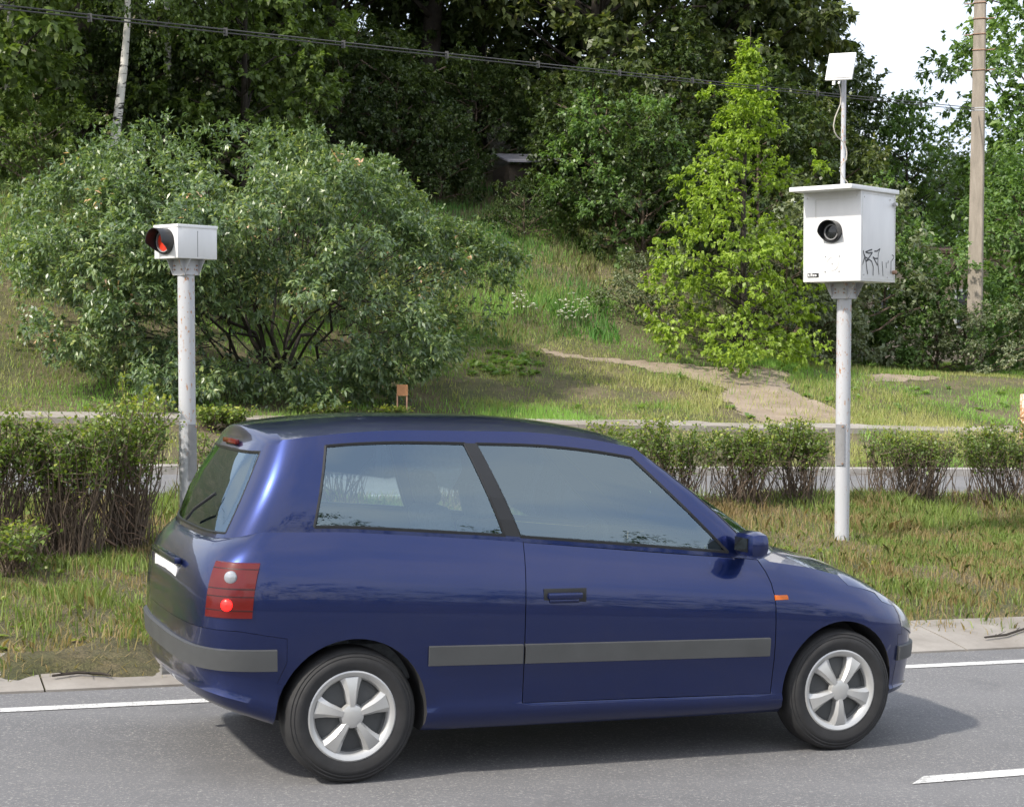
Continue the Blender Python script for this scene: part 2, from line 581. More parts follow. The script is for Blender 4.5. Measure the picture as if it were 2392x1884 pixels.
# concrete gutter apron beside the near road, slightly dished, broken into slabs
g_ = MB()
ss = np.arange(-40, 60, 1.5)
for i in range(len(ss) - 1):
    a, b = ss[i] + .006, ss[i + 1] - .006
    j = (noise(np.array([ss[i]]), np.array([0.]), .7, 3)[0] - .5) * .05
    prof = [(2.37, -.03), (2.37, .012), (2.62, .05 + j * .3), (3.02 + j, .105)]
    vs = [W(a, t, h) for t, h in prof] + [W(b, t, h) for t, h in prof]
    g_.add(vs, [(k, k + 4, k + 5, k + 1) for k in range(3)] + [(0, 1, 2, 3), (7, 6, 5, 4)])
tag(g_.build('gutter', M_GUTTER), kind='structure')

k_ = MB()
ss = np.arange(-40, 80, 1.0)
for a in ss:
    b = a + .99
    prof = [(13.5, .3), (13.5, .485), (13.515, .50), (13.65, .50), (13.65, .3)]
    vs = [W(a, t, h) for t, h in prof] + [W(b, t, h) for t, h in prof]
    k_.add(vs, [(k, k + 5, k + 6, k + 1) for k in range(4)] + [(0, 1, 2, 3, 4), (9, 8, 7, 6, 5)])
tag(k_.build('kerb', M_KERB), kind='structure')

p_ = MB()
ss = np.arange(-40, 80, 1.5)
for i, a in enumerate(ss):
    b = a + 1.485
    dz = (lattice(np.array([i]), np.array([1]), 4)[0] - .5) * .03
    prof = [(15.95, .80), (15.95, .955 + dz), (17.25, .985 + dz), (17.25, .80)]
    vs = [W(a, t, h) for t, h in prof] + [W(b, t, h) for t, h in prof]
    p_.add(vs, [(k, k + 4, k + 5, k + 1) for k in range(3)] + [(0, 1, 2, 3), (7, 6, 5, 4)])
tag(p_.build('pavement', M_SLAB), kind='structure')


# the trodden path: outlines walked on the slope
def poly_from(pts): return [hit(u, v) for u, v in pts]


PATH = poly_from([(1270, 818), (1350, 833), (1500, 846), (1650, 856), (1800, 864), (1850, 880), (1830, 905), (1890, 930), (1960, 965), (2000, 988), (1770, 992), (1745, 966), (1705, 936), (1670, 908), (1595, 878), (1500, 862), (1400, 847), (1320, 836)])
BARE = [poly_from([(1480, 880), (1540, 872), (1580, 890), (1590, 925), (1540, 930), (1500, 905)]),
        poly_from([(2020, 878), (2120, 876), (2200, 884), (2140, 890), (2040, 892)])]


def inside(poly, s, t):
    s = np.asarray(s); t = np.asarray(t)
    r = np.zeros(s.shape, bool)
    n = len(poly)
    for i in range(n):
        x0, y0 = poly[i]; x1, y1 = poly[(i + 1) % n]
        c = ((y0 > t) != (y1 > t)) & (s < (x1 - x0) * (t - y0) / ((y1 - y0) if y1 != y0 else 1e-9) + x0)
        r ^= c
    return r


def on_path(s, t):
    js = s + (noise(s, t, .5, 31) - .5) * .45; jt = t + (noise(s, t, .5, 32) - .5) * .22
    r = inside(PATH, js, jt)
    r |= inside(BARE[1], js, jt)
    return r


ps = [p[0] for p in PATH] + [q[0] for b in BARE for q in b]
pt = [p[1] for p in PATH] + [q[1] for b in BARE for q in b]
grid_mesh('path', np.arange(min(ps) - 1, max(ps) + 1, .12), np.arange(min(pt) - .6, max(pt) + .6, .12), lambda s, t: hz(s, t) + .012, M_DIRT, keep=on_path)


# ------------------------------------------------------------------ grass
def blades(name, s, t, h0, L, Wd, lean, var, mat, label, cat, segs=2, seed=0, parent=None):
    rng = np.random.default_rng(seed)
    n = len(s)
    P = Wn(s, t, h0)
    az = rng.uniform(0, 2 * np.pi, n)
    side = np.stack([np.cos(az), np.sin(az), np.zeros(n)], -1) * (Wd / 2)[:, None]
    la = rng.uniform(0, 2 * np.pi, n)
    ld = np.stack([np.cos(la), np.sin(la), np.zeros(n)], -1) * (lean * L)[:, None]
    up = np.array([0, 0, 1.0])
    mid = P + up * (L * .55)[:, None] + ld * .3
    tip = P + up * (L * np.sqrt(np.clip(1 - lean ** 2 * .8, .1, 1)))[:, None] + ld
    base = P - up * .02
    if segs == 1:
        V = np.stack([base - side, base + side, tip], 1)
        o = np_mesh(name, V, n, 3, mat, parent, var)
    else:
        V = np.stack([base - side, base + side, mid + side * .7, tip, mid - side * .7], 1)
        o = np_mesh(name, V, n, 5, mat, parent, var)
    if label: tag(o, label, cat, kind='stuff')
    return o


rng = np.random.default_rng(11)
# verge between the two roads
N = 330000
s = rng.uniform(-5, 16, N); t = rng.uniform(2.42, 9.95, N)
dens = fbm(s, t * .7, .55, 41)
bare = sstep(.58, .42, dens)
near_kerb = sstep(2.6, 3.3, t + (fbm(s, t * .5, .7, 44) - .45) * 1.5 + .35 * sstep(2, 0, s))
keep = rng.uniform(0, 1, N) < np.clip(.22 + .7 * bare, 0, 1) * near_kerb
s, t = s[keep], t[keep]; n = len(s)
tall = sstep(6.5, 8.5, t) * .6 + sstep(.55, .72, fbm(s, t * .7, .4, 47)) * .8
L = rng.uniform(.03, .09, n) * (1 + 1.3 * tall)
tint = np.clip(.34 + (fbm(s, t * .7, .5, 51) - .5) * 1.7 + rng.normal(0, .26, n) + .16 * tall, 0, 1)
blades('verge_grass', s, t, hz(s, t), L, rng.uniform(.006, .011, n), rng.uniform(.1, .8, n), tint, M_GRASS, 'rough grass verge of green and straw tufts between the two roads', 'grass', 2, 1)

# straw and dead grass lying flat between the tufts
N = 90000
s = rng.uniform(-4, 14, N); t = rng.uniform(2.5, 9.9, N)
k = sstep(2.45, 3.1, t + (fbm(s, t * .5, .5, 45) - .45) * 1.2 + .3 * sstep(2, 0, s)) > rng.uniform(0, 1, N)
s, t = s[k], t[k]; n = len(s)
blades('dry_straw', s, t, hz(s, t) + .004, rng.uniform(.04, .12, n), rng.uniform(.004, .009, n), rng.uniform(.97, 1.09, n), np.clip(rng.normal(.12, .14, n), 0, 1), M_GRASS, 'dry straw lying between the tufts of the verge', 'straw', 1, 6)

# lawn and bank beyond the side road
N = 420000
s = rng.uniform(-6, 34, N); t = rng.uniform(13.66, 31, N)
vis = (s > -4 + (t - 14) * .1) & (s < 18 + (t - 14) * 1.0)
dens = fbm(s, t, 1.4, 61)
dry = sstep(13.6, 14.5, t) * sstep(17.2, 16, t)
pave = (t > 16.0 + .25 * noise(s, t, .9, 64)) & (t < 17.2 - .5 * noise(s, t, 1.2, 65))
pr = np.clip(1.15 - 1.0 * sstep(.48, .66, dens) - .45 * dry + .5 * sstep(5, 1.5, s) * sstep(17, 18, t), .06, 1) * sstep(40, 20, t)
keep = vis & ~pave & (~on_path(s, t) | (rng.uniform(0, 1, N) < .16)) & (rng.uniform(0, 1, N) < pr)
s, t = s[keep], t[keep]; n = len(s)
lush = sstep(.5, .3, fbm(s, t, 2.5, 66))
L = rng.uniform(.04, .11, n) * (1 + .8 * lush) + .05 * (t > 24)
dryn = sstep(13.6, 14.5, t) * sstep(17.2, 16, t)
tint = np.clip(.57 + .16 * sstep(4, 1, s) * sstep(17, 19, t) + (fbm(s, t, 2.2, 71) - .5) * 1.8 + rng.normal(0, .2, n) - .45 * dryn, 0, 1)
blades('lawn_grass', s, t, hz(s, t), L, rng.uniform(.012, .022, n), rng.uniform(.1, .7, n), tint, M_LAWN, 'short patchy lawn grass on the bank beyond the side road', 'grass', 1, 2)

# taller meadow grass on the slope below the wood
N = 90000
s = rng.uniform(-3, 19, N); t = rng.uniform(21.5, 33, N)
md = sstep(.35, .62, fbm(s, t, 1.8, 81))
lim = (t > 22.6 + .9 * (noise(s, t, .8, 83) - .5)) & (s > -2) & (s < 12 + (t - 22) * .35)
keep = lim & (rng.uniform(0, 1, N) < .35 + .65 * md)
s, t = s[keep], t[keep]; n = len(s)
L = rng.uniform(.09, .26, n) * (.6 + .8 * sstep(.3, .7, fbm(s, t, 1.0, 85)))
tint = np.clip(.5 + (fbm(s, t, 1.5, 87) - .5) * 2.2 + rng.normal(0, .25, n), 0, 1)
blades('meadow_grass', s, t, hz(s, t), L, rng.uniform(.012, .024, n), rng.uniform(.1, .6, n), tint, M_MEADOW, 'tall reddish and green meadow grass on the slope below the wood', 'grass', 2, 3)


# ------------------------------------------------------------------ leaves, trees and shrubs
def leafset(P, D, N_, L, Wd, var, droop=.0):
    """rhombic leaves folded at the midrib; returns (n,4,3)"""
    D = D / np.linalg.norm(D, axis=1, keepdims=True)
    S = np.cross(D, N_); S /= np.linalg.norm(S, axis=1, keepdims=True) + 1e-9
    U = np.cross(S, D)
    m = P + D * (L * .45)[:, None] + U * (L * .07)[:, None]
    tip = P + D * L[:, None] - np.array([0, 0, 1.0]) * (L * droop)[:, None]
    a = m + S * (Wd / 2)[:, None]; b = m - S * (Wd / 2)[:, None]
    return np.stack([P, a, tip, b], 1)


def clump_leaves(rng, centers, radii, n_each, L0, W0, crown_c, droop=.5, flat=.6, outward=.7, tint_sd=.22, twigs=6, whorl=False):
    """leaves strung along short twigs that radiate from each clump centre"""
    C = np.repeat(centers, n_each, 0); R = np.repeat(radii, n_each)
    n = len(C)
    ncl = len(centers)
    out = centers - crown_c
    out /= np.linalg.norm(out, axis=1, keepdims=True) + 1e-6
    TW = rng.normal(0, 1, (ncl, twigs, 3)) + out[:, None, :] * outward
    TW[:, :, 2] *= flat
    TW /= np.linalg.norm(TW, axis=2, keepdims=True)
    ci = np.repeat(np.arange(ncl), n_each)
    ti = rng.integers(0, twigs, n)
    tw = TW[ci, ti]
    if whorl:
        tl = rng.uniform(.45, 1.1, (ncl, twigs))[ci, ti]
        r = tl * (1 - .28 * rng.uniform(0, 1, n) ** 2)
        P = C + tw * (R * r)[:, None] + rng.normal(0, .02, (n, 3)) * R[:, None]
        D = tw * .55 + rng.normal(0, .62, (n, 3))
        D[:, 2] -= droop * rng.uniform(.3, 1.3, n)
        Nn = rng.normal(0, .35, (n, 3)) + out[ci] * .35; Nn[:, 2] += 1
    else:
        r = rng.uniform(.1, 1, n) ** .7
        P = C + tw * (R * r)[:, None] + rng.normal(0, .13, (n, 3)) * R[:, None]
        P[:, 2] -= (r ** 2) * R * .18
        D = tw * .8 + rng.normal(0, .55, (n, 3))
        D[:, 2] -= droop
        Nn = rng.normal(0, .45, (n, 3)); Nn[:, 2] += 1
    L = L0 * rng.uniform(.7, 1.25, n); Wd = W0 * rng.uniform(.75, 1.2, n)
    ctint = rng.normal(0, .12, ncl)
    var = np.clip(.45 + ctint[ci] + rng.normal(0, tint_sd, n), 0, .96)
    return leafset(P, D, Nn, L, Wd, var, droop * .25), var


def limb(mb, a, b, r0, r1, rng, n=5, sag=.0, sides=5):
    a = np.array(a, float); b = np.array(b, float)
    d = np.linalg.norm(b - a)
    pts = []
    for i in range(n):
        q = i / (n - 1)
        p = a + (b - a) * q
        if 0 < i < n - 1: p = p + rng.normal(0, .035 * d, 3)
        p[2] += sag * d * math.sin(math.pi * q)
        pts.append(p)
    rr = [r0 + (r1 - r0) * (i / (n - 1)) ** .8 for i in range(n)]
    mb.tube(pts, rr, sides, caps=False)
    return pts


def broadleaf(seed, H, R, base, nclump, nleaf, L0, W0, trunk_r, profile='dome', flat=.6, droop=.45, csize=1.0, lean=(0, 0)):
    """local-space trunk (MB) and crown arrays of one tree"""
    rng = np.random.default_rng(seed)
    tr = MB()
    top = np.array([lean[0], lean[1], H * .86])
    tp = [np.array([0, 0, -.4])]
    for i in range(1, 8):
        q = i / 7
        p = top * q + rng.normal(0, .05 * R * q * (1 - q) * 2, 3)
        p[2] = H * .86 * q
        tp.append(p)
    tr.tube(tp, [trunk_r * (1.25 if i == 0 else 1 - .82 * i / 7) for i in range(8)], 9, caps=False)
    cs = []
    ga = 2.39996
    for i in range(nclump):
        q = (i + .5) / nclump
        z = base + (H - base) * (q ** .85)
        qq = (z - base) / (H - base)
        if profile == 'dome': rad = R * math.sqrt(max(0.02, 1 - (2 * qq * .82 - .7) ** 2 / 1.0)) if qq > .1 else R * .75
        elif profile == 'cone': rad = R * (1 - qq) ** .8 + .1
        else: rad = R * (.75 + .35 * math.sin(qq * 3.0)) * (1 - qq ** 4)
        rad *= rng.uniform(.55, 1.08)
        a = i * ga + rng.normal(0, .35)
        cs.append([math.cos(a) * rad + top[0] * qq, math.sin(a) * rad + top[1] * qq, z + rng.normal(0, .25)])
    cs = np.array(cs)
    for c in cs[::2]:
        zt = max(base * .7, min(H * .8, c[2] - np.hypot(c[0], c[1]) * .55))
        q = zt / (H * .86)
        limb(tr, (top[0] * q, top[1] * q, zt), c, trunk_r * .35 * (1 - .5 * q), .02, rng, 5, .05)
    rad = rng.uniform(.75, 1.25, nclump) * csize
    cc = np.array([top[0] * .5, top[1] * .5, (base + H) * .48])
    V, var = clump_leaves(rng, cs, rad, nleaf, L0, W0, cc, droop, flat, .8, .2, 26, True)
    return tr, V, var


def place_tree(name, data, s, t, label, cat, leaf, bark, rot=0.0, sc=1.0, group=None, meshes=None, sink=0.0):
    loc = W(s, t, float(hz(s, t)) - sink)
    root = empty(name, loc, label, cat, group)
    root.rotation_euler = (0, 0, rot); root.scale = (sc, sc, sc)
    tr, V, var = data
    key = id(data)
    if key in MESHES:
        mt, mc = MESHES[key]
        a = bpy.data.objects.new('trunk', mt); b = bpy.data.objects.new('crown', mc)
        for o in (a, b): COL.objects.link(o); o.parent = root
    else:
        a = tr.build('trunk', bark, root, smooth=60)
        b = np_mesh('crown', V, len(V), 4, leaf, root, var)
        MESHES[key] = (a.data, b.data)
    for o, m in ((a, bark), (b, leaf)):
        o.material_slots[0].link = 'OBJECT'; o.material_slots[0].material = m
    return root


MESHES = {}
FOREST = True

# ------------------------------------------------------------------ the wood on the slope
PROTO = {
    'broad': broadleaf(1, 10.5, 3.0, .9, 95, 260, .215, .15, .17, 'dome', .42, .45, .92),
    'tall': broadleaf(2, 13.5, 3.5, .8, 130, 250, .22, .15, .20, 'oval', .40, .5, 1.0),
    'high': broadleaf(3, 13.0, 3.1, 4.9, 75, 260, .21, .15, .30, 'dome', .42, .45, 1.0),
    'loose': broadleaf(4, 11.5, 2.7, 1.2, 66, 200, .18, .125, .14, 'oval', .5, .5, .9),
    'shrub': broadleaf(5, 3.0, 1.6, .25, 52, 250, .105, .07, .05, 'dome', .7, .4, .55),
    'scrub': broadleaf(6, 2.3, 1.7, .15, 44, 230, .09, .062, .04, 'dome', .7, .35, .5),
    'sapling': broadleaf(7, 4.6, 1.35, .5, 56, 230, .10, .07, .05, 'oval', .7, .45, .55),
}


def wood(name, proto, u, t, label, leaf, bark=None, rot=0., sc=1., group='trees of the wood on the slope', cat='tree', sink=0.):
    s, _ = at(u, 700, t)
    return place_tree(name, PROTO[proto], s, t, label, cat, leaf, bark or M_BARK, rot, sc, group, sink=sink)


wood('broadleaf_tree', 'broad', -70, 28.0, 'light green leafy tree at the far left behind the large shrub', M_OAK, rot=.3, sc=.88)
wood('broadleaf_tree', 'high', 205, 31.5, 'tree with a thick dark bare trunk beside the leaning birch', M_OAK, M_BARKMID, rot=1.1, sc=1.05)
wood('broadleaf_tree', 'broad', 575, 29.5, 'mid green tree whose low crown hangs over the top of the large shrub', M_OAK, rot=2.2, sc=.66)
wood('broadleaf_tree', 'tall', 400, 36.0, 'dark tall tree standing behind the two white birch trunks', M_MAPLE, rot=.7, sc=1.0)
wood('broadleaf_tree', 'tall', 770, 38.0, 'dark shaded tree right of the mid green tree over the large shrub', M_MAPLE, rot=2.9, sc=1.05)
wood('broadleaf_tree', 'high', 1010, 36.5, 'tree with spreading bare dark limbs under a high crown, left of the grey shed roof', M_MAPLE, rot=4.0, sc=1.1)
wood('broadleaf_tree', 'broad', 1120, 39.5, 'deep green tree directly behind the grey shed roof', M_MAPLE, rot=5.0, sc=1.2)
wood('broadleaf_tree', 'tall', 1400, 34.5, 'large olive green tree with a few orange leaves, right of the grey shed roof', M_OLIVE, rot=1.5, sc=1.05)
wood('broadleaf_tree', 'tall', 1640, 36.5, 'tall olive tree right behind the top of the yellow green tree', M_OLIVE, rot=3.4, sc=1.1)
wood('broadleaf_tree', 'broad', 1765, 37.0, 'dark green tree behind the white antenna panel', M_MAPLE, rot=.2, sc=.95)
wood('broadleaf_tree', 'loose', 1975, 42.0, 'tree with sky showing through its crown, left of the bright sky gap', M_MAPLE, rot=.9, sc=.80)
wood('broadleaf_tree', 'loose', 2115, 40.0, 'lower tree closing the bottom of the bright sky gap', M_FRESH, rot=1.7, sc=.70)
wood('broadleaf_tree', 'loose', 2455, 33.5, 'loose leafy tree behind the concrete pole at the right edge', M_FRESH, rot=2.0, sc=1.12)
wood('broadleaf_tree', 'loose', 2520, 31.0, 'tree half outside the right edge of the picture', M_FRESH, rot=3.0, sc=1.0)

# understory shrubs along the edge of the wood
US = 'shrubs along the edge of the wood'
for (u, t, pr, lab, leaf, rot, sc) in [
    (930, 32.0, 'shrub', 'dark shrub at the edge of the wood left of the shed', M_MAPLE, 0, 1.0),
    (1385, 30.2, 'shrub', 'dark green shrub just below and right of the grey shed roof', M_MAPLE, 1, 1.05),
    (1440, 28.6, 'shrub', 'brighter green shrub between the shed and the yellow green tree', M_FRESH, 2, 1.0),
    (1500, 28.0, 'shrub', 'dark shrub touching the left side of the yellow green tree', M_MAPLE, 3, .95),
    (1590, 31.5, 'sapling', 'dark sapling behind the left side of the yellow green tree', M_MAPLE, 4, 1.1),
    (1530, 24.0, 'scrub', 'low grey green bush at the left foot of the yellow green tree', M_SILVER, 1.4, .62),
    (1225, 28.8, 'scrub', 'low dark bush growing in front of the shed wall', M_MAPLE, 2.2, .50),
    (330, 30.6, 'shrub', 'dark shrub added between the two birch trunks to deepen the shade', M_MAPLE, 2.6, 1.0),  # this and the next three: dark foliage added to darken the wood floor
    (160, 31.0, 'shrub', 'dark shrub added at the foot of the thick dark trunk to deepen the shade', M_MAPLE, .6, .95),
    (470, 31.0, 'shrub', 'dark shrub added right of the straight birch trunk to deepen the shade', M_MAPLE, 1.6, 1.0),
    (800, 33.0, 'shrub', 'dark shrub added above the right shoulder of the large shrub to deepen the shade', M_MAPLE, 4.6, 1.1),
    (1030, 31.0, 'shrub', 'dark shrub added to darken the top of the grass slope right of the large shrub', M_MAPLE, 5.6, .62),  # added to darken the top of the slope
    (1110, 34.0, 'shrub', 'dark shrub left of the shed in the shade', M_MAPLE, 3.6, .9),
    (100, 26.5, 'scrub', 'light green low bush under the far left tree', M_OAK, 2.4, .75),
    (1840, 24.3, 'shrub', 'grey green bush left of the big camera post', M_SILVER, .4, .85),
    (1960, 24.8, 'shrub', 'tall shrub directly behind the big camera post', M_SILVER, 2.0, 1.15),
    (2065, 25.6, 'sapling', 'bright green shrub between the big camera case and the concrete pole', M_FRESH, 3.1, .85),
    (2190, 24.6, 'shrub', 'rounded bright shrub left of the foot of the concrete pole', M_FRESH, 5.0, .82),
    (2300, 23.5, 'scrub', 'low pale bush hiding the foot of the concrete pole', M_SILVER, .7, .62),
    (2380, 26.0, 'sapling', 'dense green shrub right of the concrete pole', M_FRESH, 1.9, 1.05),
    (2490, 25.0, 'shrub', 'shrub cut off by the right edge of the picture', M_FRESH, 2.9, 1.15),
    (1770, 29.5, 'sapling', 'dark sapling behind the right side of the yellow green tree', M_MAPLE, 5.4, 1.3),
    (1900, 30.5, 'sapling', 'dark sapling left of the big camera case, behind its lid', M_OLIVE, .9, 1.35),
]:
    wood('shrub', pr, u, t, lab, leaf, M_TWIG, rot, sc, US, 'shrub', sink=.05)

# the far side of the wood: one deep leaf mass nobody could count
rng = np.random.default_rng(77)
cl = []
for i in range(1200):
    u = rng.uniform(-250, 2650) if i < 900 else rng.uniform(500, 1500); t = rng.uniform(42, 52)
    s, _ = at(u, 700, t)
    g0 = float(hz(s, t))
    if u > 1950:
        top = at(u, 262 + 60 * rng.uniform(), t)[1] - g0 - 1.2
    elif u > 1780:
        top = at(u, 120, t)[1] - g0
    else:
        top = 19
    if top < .5: continue
    z = g0 + top * rng.uniform(0.02, 1) ** .8
    p = Wn(s, t, z); cl.append(p)
cl = np.array(cl)
V, var = clump_leaves(rng, cl, rng.uniform(1.2, 2.0, len(cl)), 240, .20, .14, np.array([0, 90, 0]), .4, .7, .6, .2, 9)
wd = np_mesh('woodland', V, len(V), 4, M_MAPLE, None, var)
tag(wd, 'deep shaded leaf mass of the wood behind the nearer trees', 'wood', kind='stuff')

cl = []  # unseen trees added behind the camera so the car has something to reflect
for i in range(260):
    s = rng.uniform(-34, 40); t = rng.uniform(-33, -27)
    top = 4.0 + 5.5 * float(fbm(np.array([s]), np.array([0.0]), 9, 401)[0])
    cl.append(Wn(s, t, top * rng.uniform(.05, 1)))
cl = np.array(cl)
V, var = clump_leaves(rng, cl, rng.uniform(1.0, 1.7, len(cl)), 130, .22, .15, np.array([0, -40, 0]), .4, .7, .6, .2, 9)
wd = np_mesh('added_tree_line', V, len(V), 4, M_MAPLE, None, var)
tag(wd, 'unseen line of trees added across the road for its reflection in the blue car', 'wood', kind='stuff')

# birches
for (pts, r, lab) in [([(262, 372), (268, 330), (278, 250), (290, 150), (297, 60), (300, -60)], .115, 'white birch trunk leaning right with black scars above the large shrub'),
                      ([(385, 372), (390, 300), (393, 240), (392, 120), (388, -60)], .12, 'straight white birch trunk right of the leaning birch'),
                      ([(6, 420), (14, 320), (20, 230), (24, 100), (26, -60)], .12, 'white birch trunk at the left edge of the picture')]:
    t0 = 27.4 if r < .118 else 29.9
    P = []
    for u, v in pts:
        s, h = at(u, v, t0); P.append(W(s, t0, h))
    s, h = at(*pts[0], t0)
    base = W(s, t0, float(hz(s, t0)) - .1)
    root = empty('birch_tree', base, lab, 'tree', 'white birch trunks in the wood')
    m = MB()
    P = [base] + [p for p in P if p.z > base.z + .2]
    m.tube([p - base for p in P], [r * (1.1 - .75 * i / len(P)) for i in range(len(P))], 10)
    m.build('trunk', M_BIRCH, root, smooth=60)
    rb = np.random.default_rng(int(r * 1000) + int(pts[0][0]))
    tp = np.array(P[-1] - base)
    cc = tp + rb.normal(0, .8, (16, 3)) + np.array([0, 0, .3])
    V, var = clump_leaves(rb, cc, np.full(16, .8), 160, .08, .06, tp, .8, .7, .5)
    np_mesh('crown', V, len(V), 4, M_OAK, root, var)

# ------------------------------------------------------------------ the large glossy shrub
rng = np.random.default_rng(5)
OUT = [(10, 545), (60, 470), (130, 405), (230, 352), (330, 325), (450, 312), (520, 325), (600, 312), (690, 305), (760, 365), (850, 380), (930, 430), (960, 480), (1040, 545), (1120, 530), (1160, 560), (1200, 580), (1175, 640), (1150, 690), (1110, 750), (1090, 800), (1020, 830), (975, 870), (930, 905), (880, 938), (640, 945), (560, 915), (500, 930), (380, 905), (250, 865), (170, 830), (85, 775), (60, 735), (150, 720), (170, 690), (90, 672), (40, 625)]
T_B = 20.4
bs, _ = at(640, 900, T_B)
b_base = W(bs, T_B, float(hz(bs, T_B)))
shrub = empty('large_shrub', b_base, 'very large dome shaped shrub with glossy drooping leaves behind the red flash unit', 'shrub')
cl = []
tries = 0
while len(cl) < 780 and tries < 40000:
    tries += 1
    u = rng.uniform(0, 1210); v = rng.uniform(295, 950)
    if not inside(OUT, np.array([u]), np.array([v]))[0]: continue
    open_ = 490 < u < 780 and 715 < v < 850
    if open_ and rng.uniform() < .72: continue
    gap = float(fbm(np.array([u]), np.array([v * 1.5]), 95, 301)[0])
    if gap < .40 and v < 800 and rng.uniform() < .8: continue
    if v < 880 and u > 1000 and rng.uniform() < .0: continue
    if v > 690 and rng.uniform() < .1: continue
    q = 1 - ((u - 610) / 640) ** 2
    top = np.interp(u, [10, 130, 330, 700, 850, 960, 1200], [545, 405, 325, 310, 385, 480, 580])
    dome = min(1.0, max(0.02, (v - top) / 200.0)) ** .5
    dep = 2.9 * math.sqrt(max(.02, q)) * dome
    dt = (rng.uniform(.6, 1.0) + (gap - .5) * .9) * dep * (-1 if rng.uniform() < .66 else 1)
    if open_: dt = abs(dt) * .8
    if rng.uniform() < .12: dt *= .4
    s, h = at(u, v, T_B + dt)
    g0 = float(hz(s, T_B + dt))
    if h < g0 + .12: continue
    cl.append(Wn(s, T_B + dt, h))
cl = np.array(cl) - np.array(b_base)
m = MB()
for k in range(18):
    a = rng.uniform(0, 6.28); rr = rng.uniform(0, .5)
    b0 = np.array([math.cos(a) * rr * 1.8, math.sin(a) * rr, -.15])
    j = rng.integers(0, len(cl)); e = cl[j] * np.array([.85, .85, .8])
    e[2] = max(e[2], 1.2)
    pts = limb(m, b0, e, rng.uniform(.018, .046), .009, rng, 7, .12, 6)
    for q in range(2):
        i0 = pts[rng.integers(2, 6)]
        dd = np.linalg.norm(cl - np.array(i0), axis=1)
        near = np.argsort(dd)[rng.integers(3, 30)]
        limb(m, i0, cl[near], .018, .005, rng, 4, .05, 4)
for j in range(0, len(cl), 2):
    src = cl[j] * .62; src[2] = cl[j][2] * .62 + .2
    limb(m, src, cl[j], .011, .004, rng, 4, .05, 4)
m.build('trunk', M_BARK, shrub, smooth=60)
cmid = np.array([0, 0, 1.5])
V, var = clump_leaves(rng, cl, rng.uniform(.30, .50, len(cl)), 120, .100, .040, cmid, .38, .8, 1.2, .24, 20, True)
red = rng.uniform(0, 1, len(cl)) < .03
var = np.where(np.repeat(red, 120) & (rng.uniform(0, 1, len(var)) < .16), .99, np.minimum(var, .95))
np_mesh('foliage', V, len(V), 4, M_BUSHLEAF, shrub, var)

# ------------------------------------------------------------------ the young yellow green tree
rng = np.random.default_rng(8)
T_Y = 22.2
ys, _ = at(1728, 850, T_Y)
y_base = W(ys, T_Y, float(hz(ys, T_Y)))
ytree = empty('young_tree', y_base, 'young cone shaped tree with bright yellow green leaves left of the big camera', 'tree')
prof = [(125, 1738, 1752), (200, 1722, 1785), (260, 1690, 1790), (330, 1672, 1815), (400, 1625, 1830), (440, 1600, 1870), (490, 1600, 1900), (545, 1585, 1880), (600, 1560, 1880), (660, 1530, 1895), (740, 1530, 1900), (800, 1520, 1915), (845, 1540, 1910)]
cl = []
for i in range(235):
    v = 822 - (822 - 130) * (rng.uniform() ** 1.25)
    v = min(824, round(v / 42) * 42 + rng.normal(0, 12))
    lo = np.interp(v, [p[0] for p in prof], [p[1] for p in prof]); hi = np.interp(v, [p[0] for p in prof], [p[2] for p in prof])
    c0 = np.interp(v, [125, 850], [1745, 1728])
    a = rng.uniform(0, 6.28)
    rr = rng.uniform(.25, 1.12) ** .6
    ux = math.cos(a) * rr
    u = c0 + (ux * (hi - c0) if ux > 0 else ux * (c0 - lo))
    dep = (hi - lo) / 2 * 33 / F
    dt = math.sin(a) * rr * dep
    s, h = at(u, v + 18, T_Y + dt)
    if h < float(hz(s, T_Y + dt)) + .15: continue
    cl.append(Wn(s, T_Y + dt, h))
for u, v in [(1660, 222), (1668, 226), (1595, 425), (1890, 392), (1900, 400), (1560, 575), (1750, 110), (1746, 135)]:
    s, h = at(u, v, T_Y); cl.append(Wn(s, T_Y, h))
cl = np.array(cl) - np.array(y_base)
m = MB()
s1, h1 = at(1752, 60, T_Y)
ytop = np.array(W(s1, T_Y, h1) - y_base)
tr_pts = [ytop * q + np.array([0.03 * math.sin(9 * q), 0, 0]) for q in np.linspace(-.03, 1, 9)]
m.tube(tr_pts, [.085 * (1 - .93 * i / 8) for i in range(9)], 7, caps=False)
for j in range(0, len(cl), 2):
    z = max(.3, cl[j][2] - .35 * math.hypot(cl[j][0], cl[j][1]))
    q = min(.97, z / ytop[2])
    limb(m, ytop * q, cl[j], .016 * (1.2 - q), .004, rng, 5, .06, 4)
m.build('trunk', M_BARK, ytree, smooth=60)
zf = np.clip(cl[:, 2] / ytop[2], 0, 1)
V, var = clump_leaves(rng, cl, np.interp(zf, [0, .8, 1], [.44, .32, .13]) * rng.uniform(.75, 1.2, len(cl)), 84, .088, .064, np.array([0, 0, 2.5]), .7, .4, 1.1, .24, 12, True)
np_mesh('crown', V, len(V), 4, M_LIME, ytree, var)


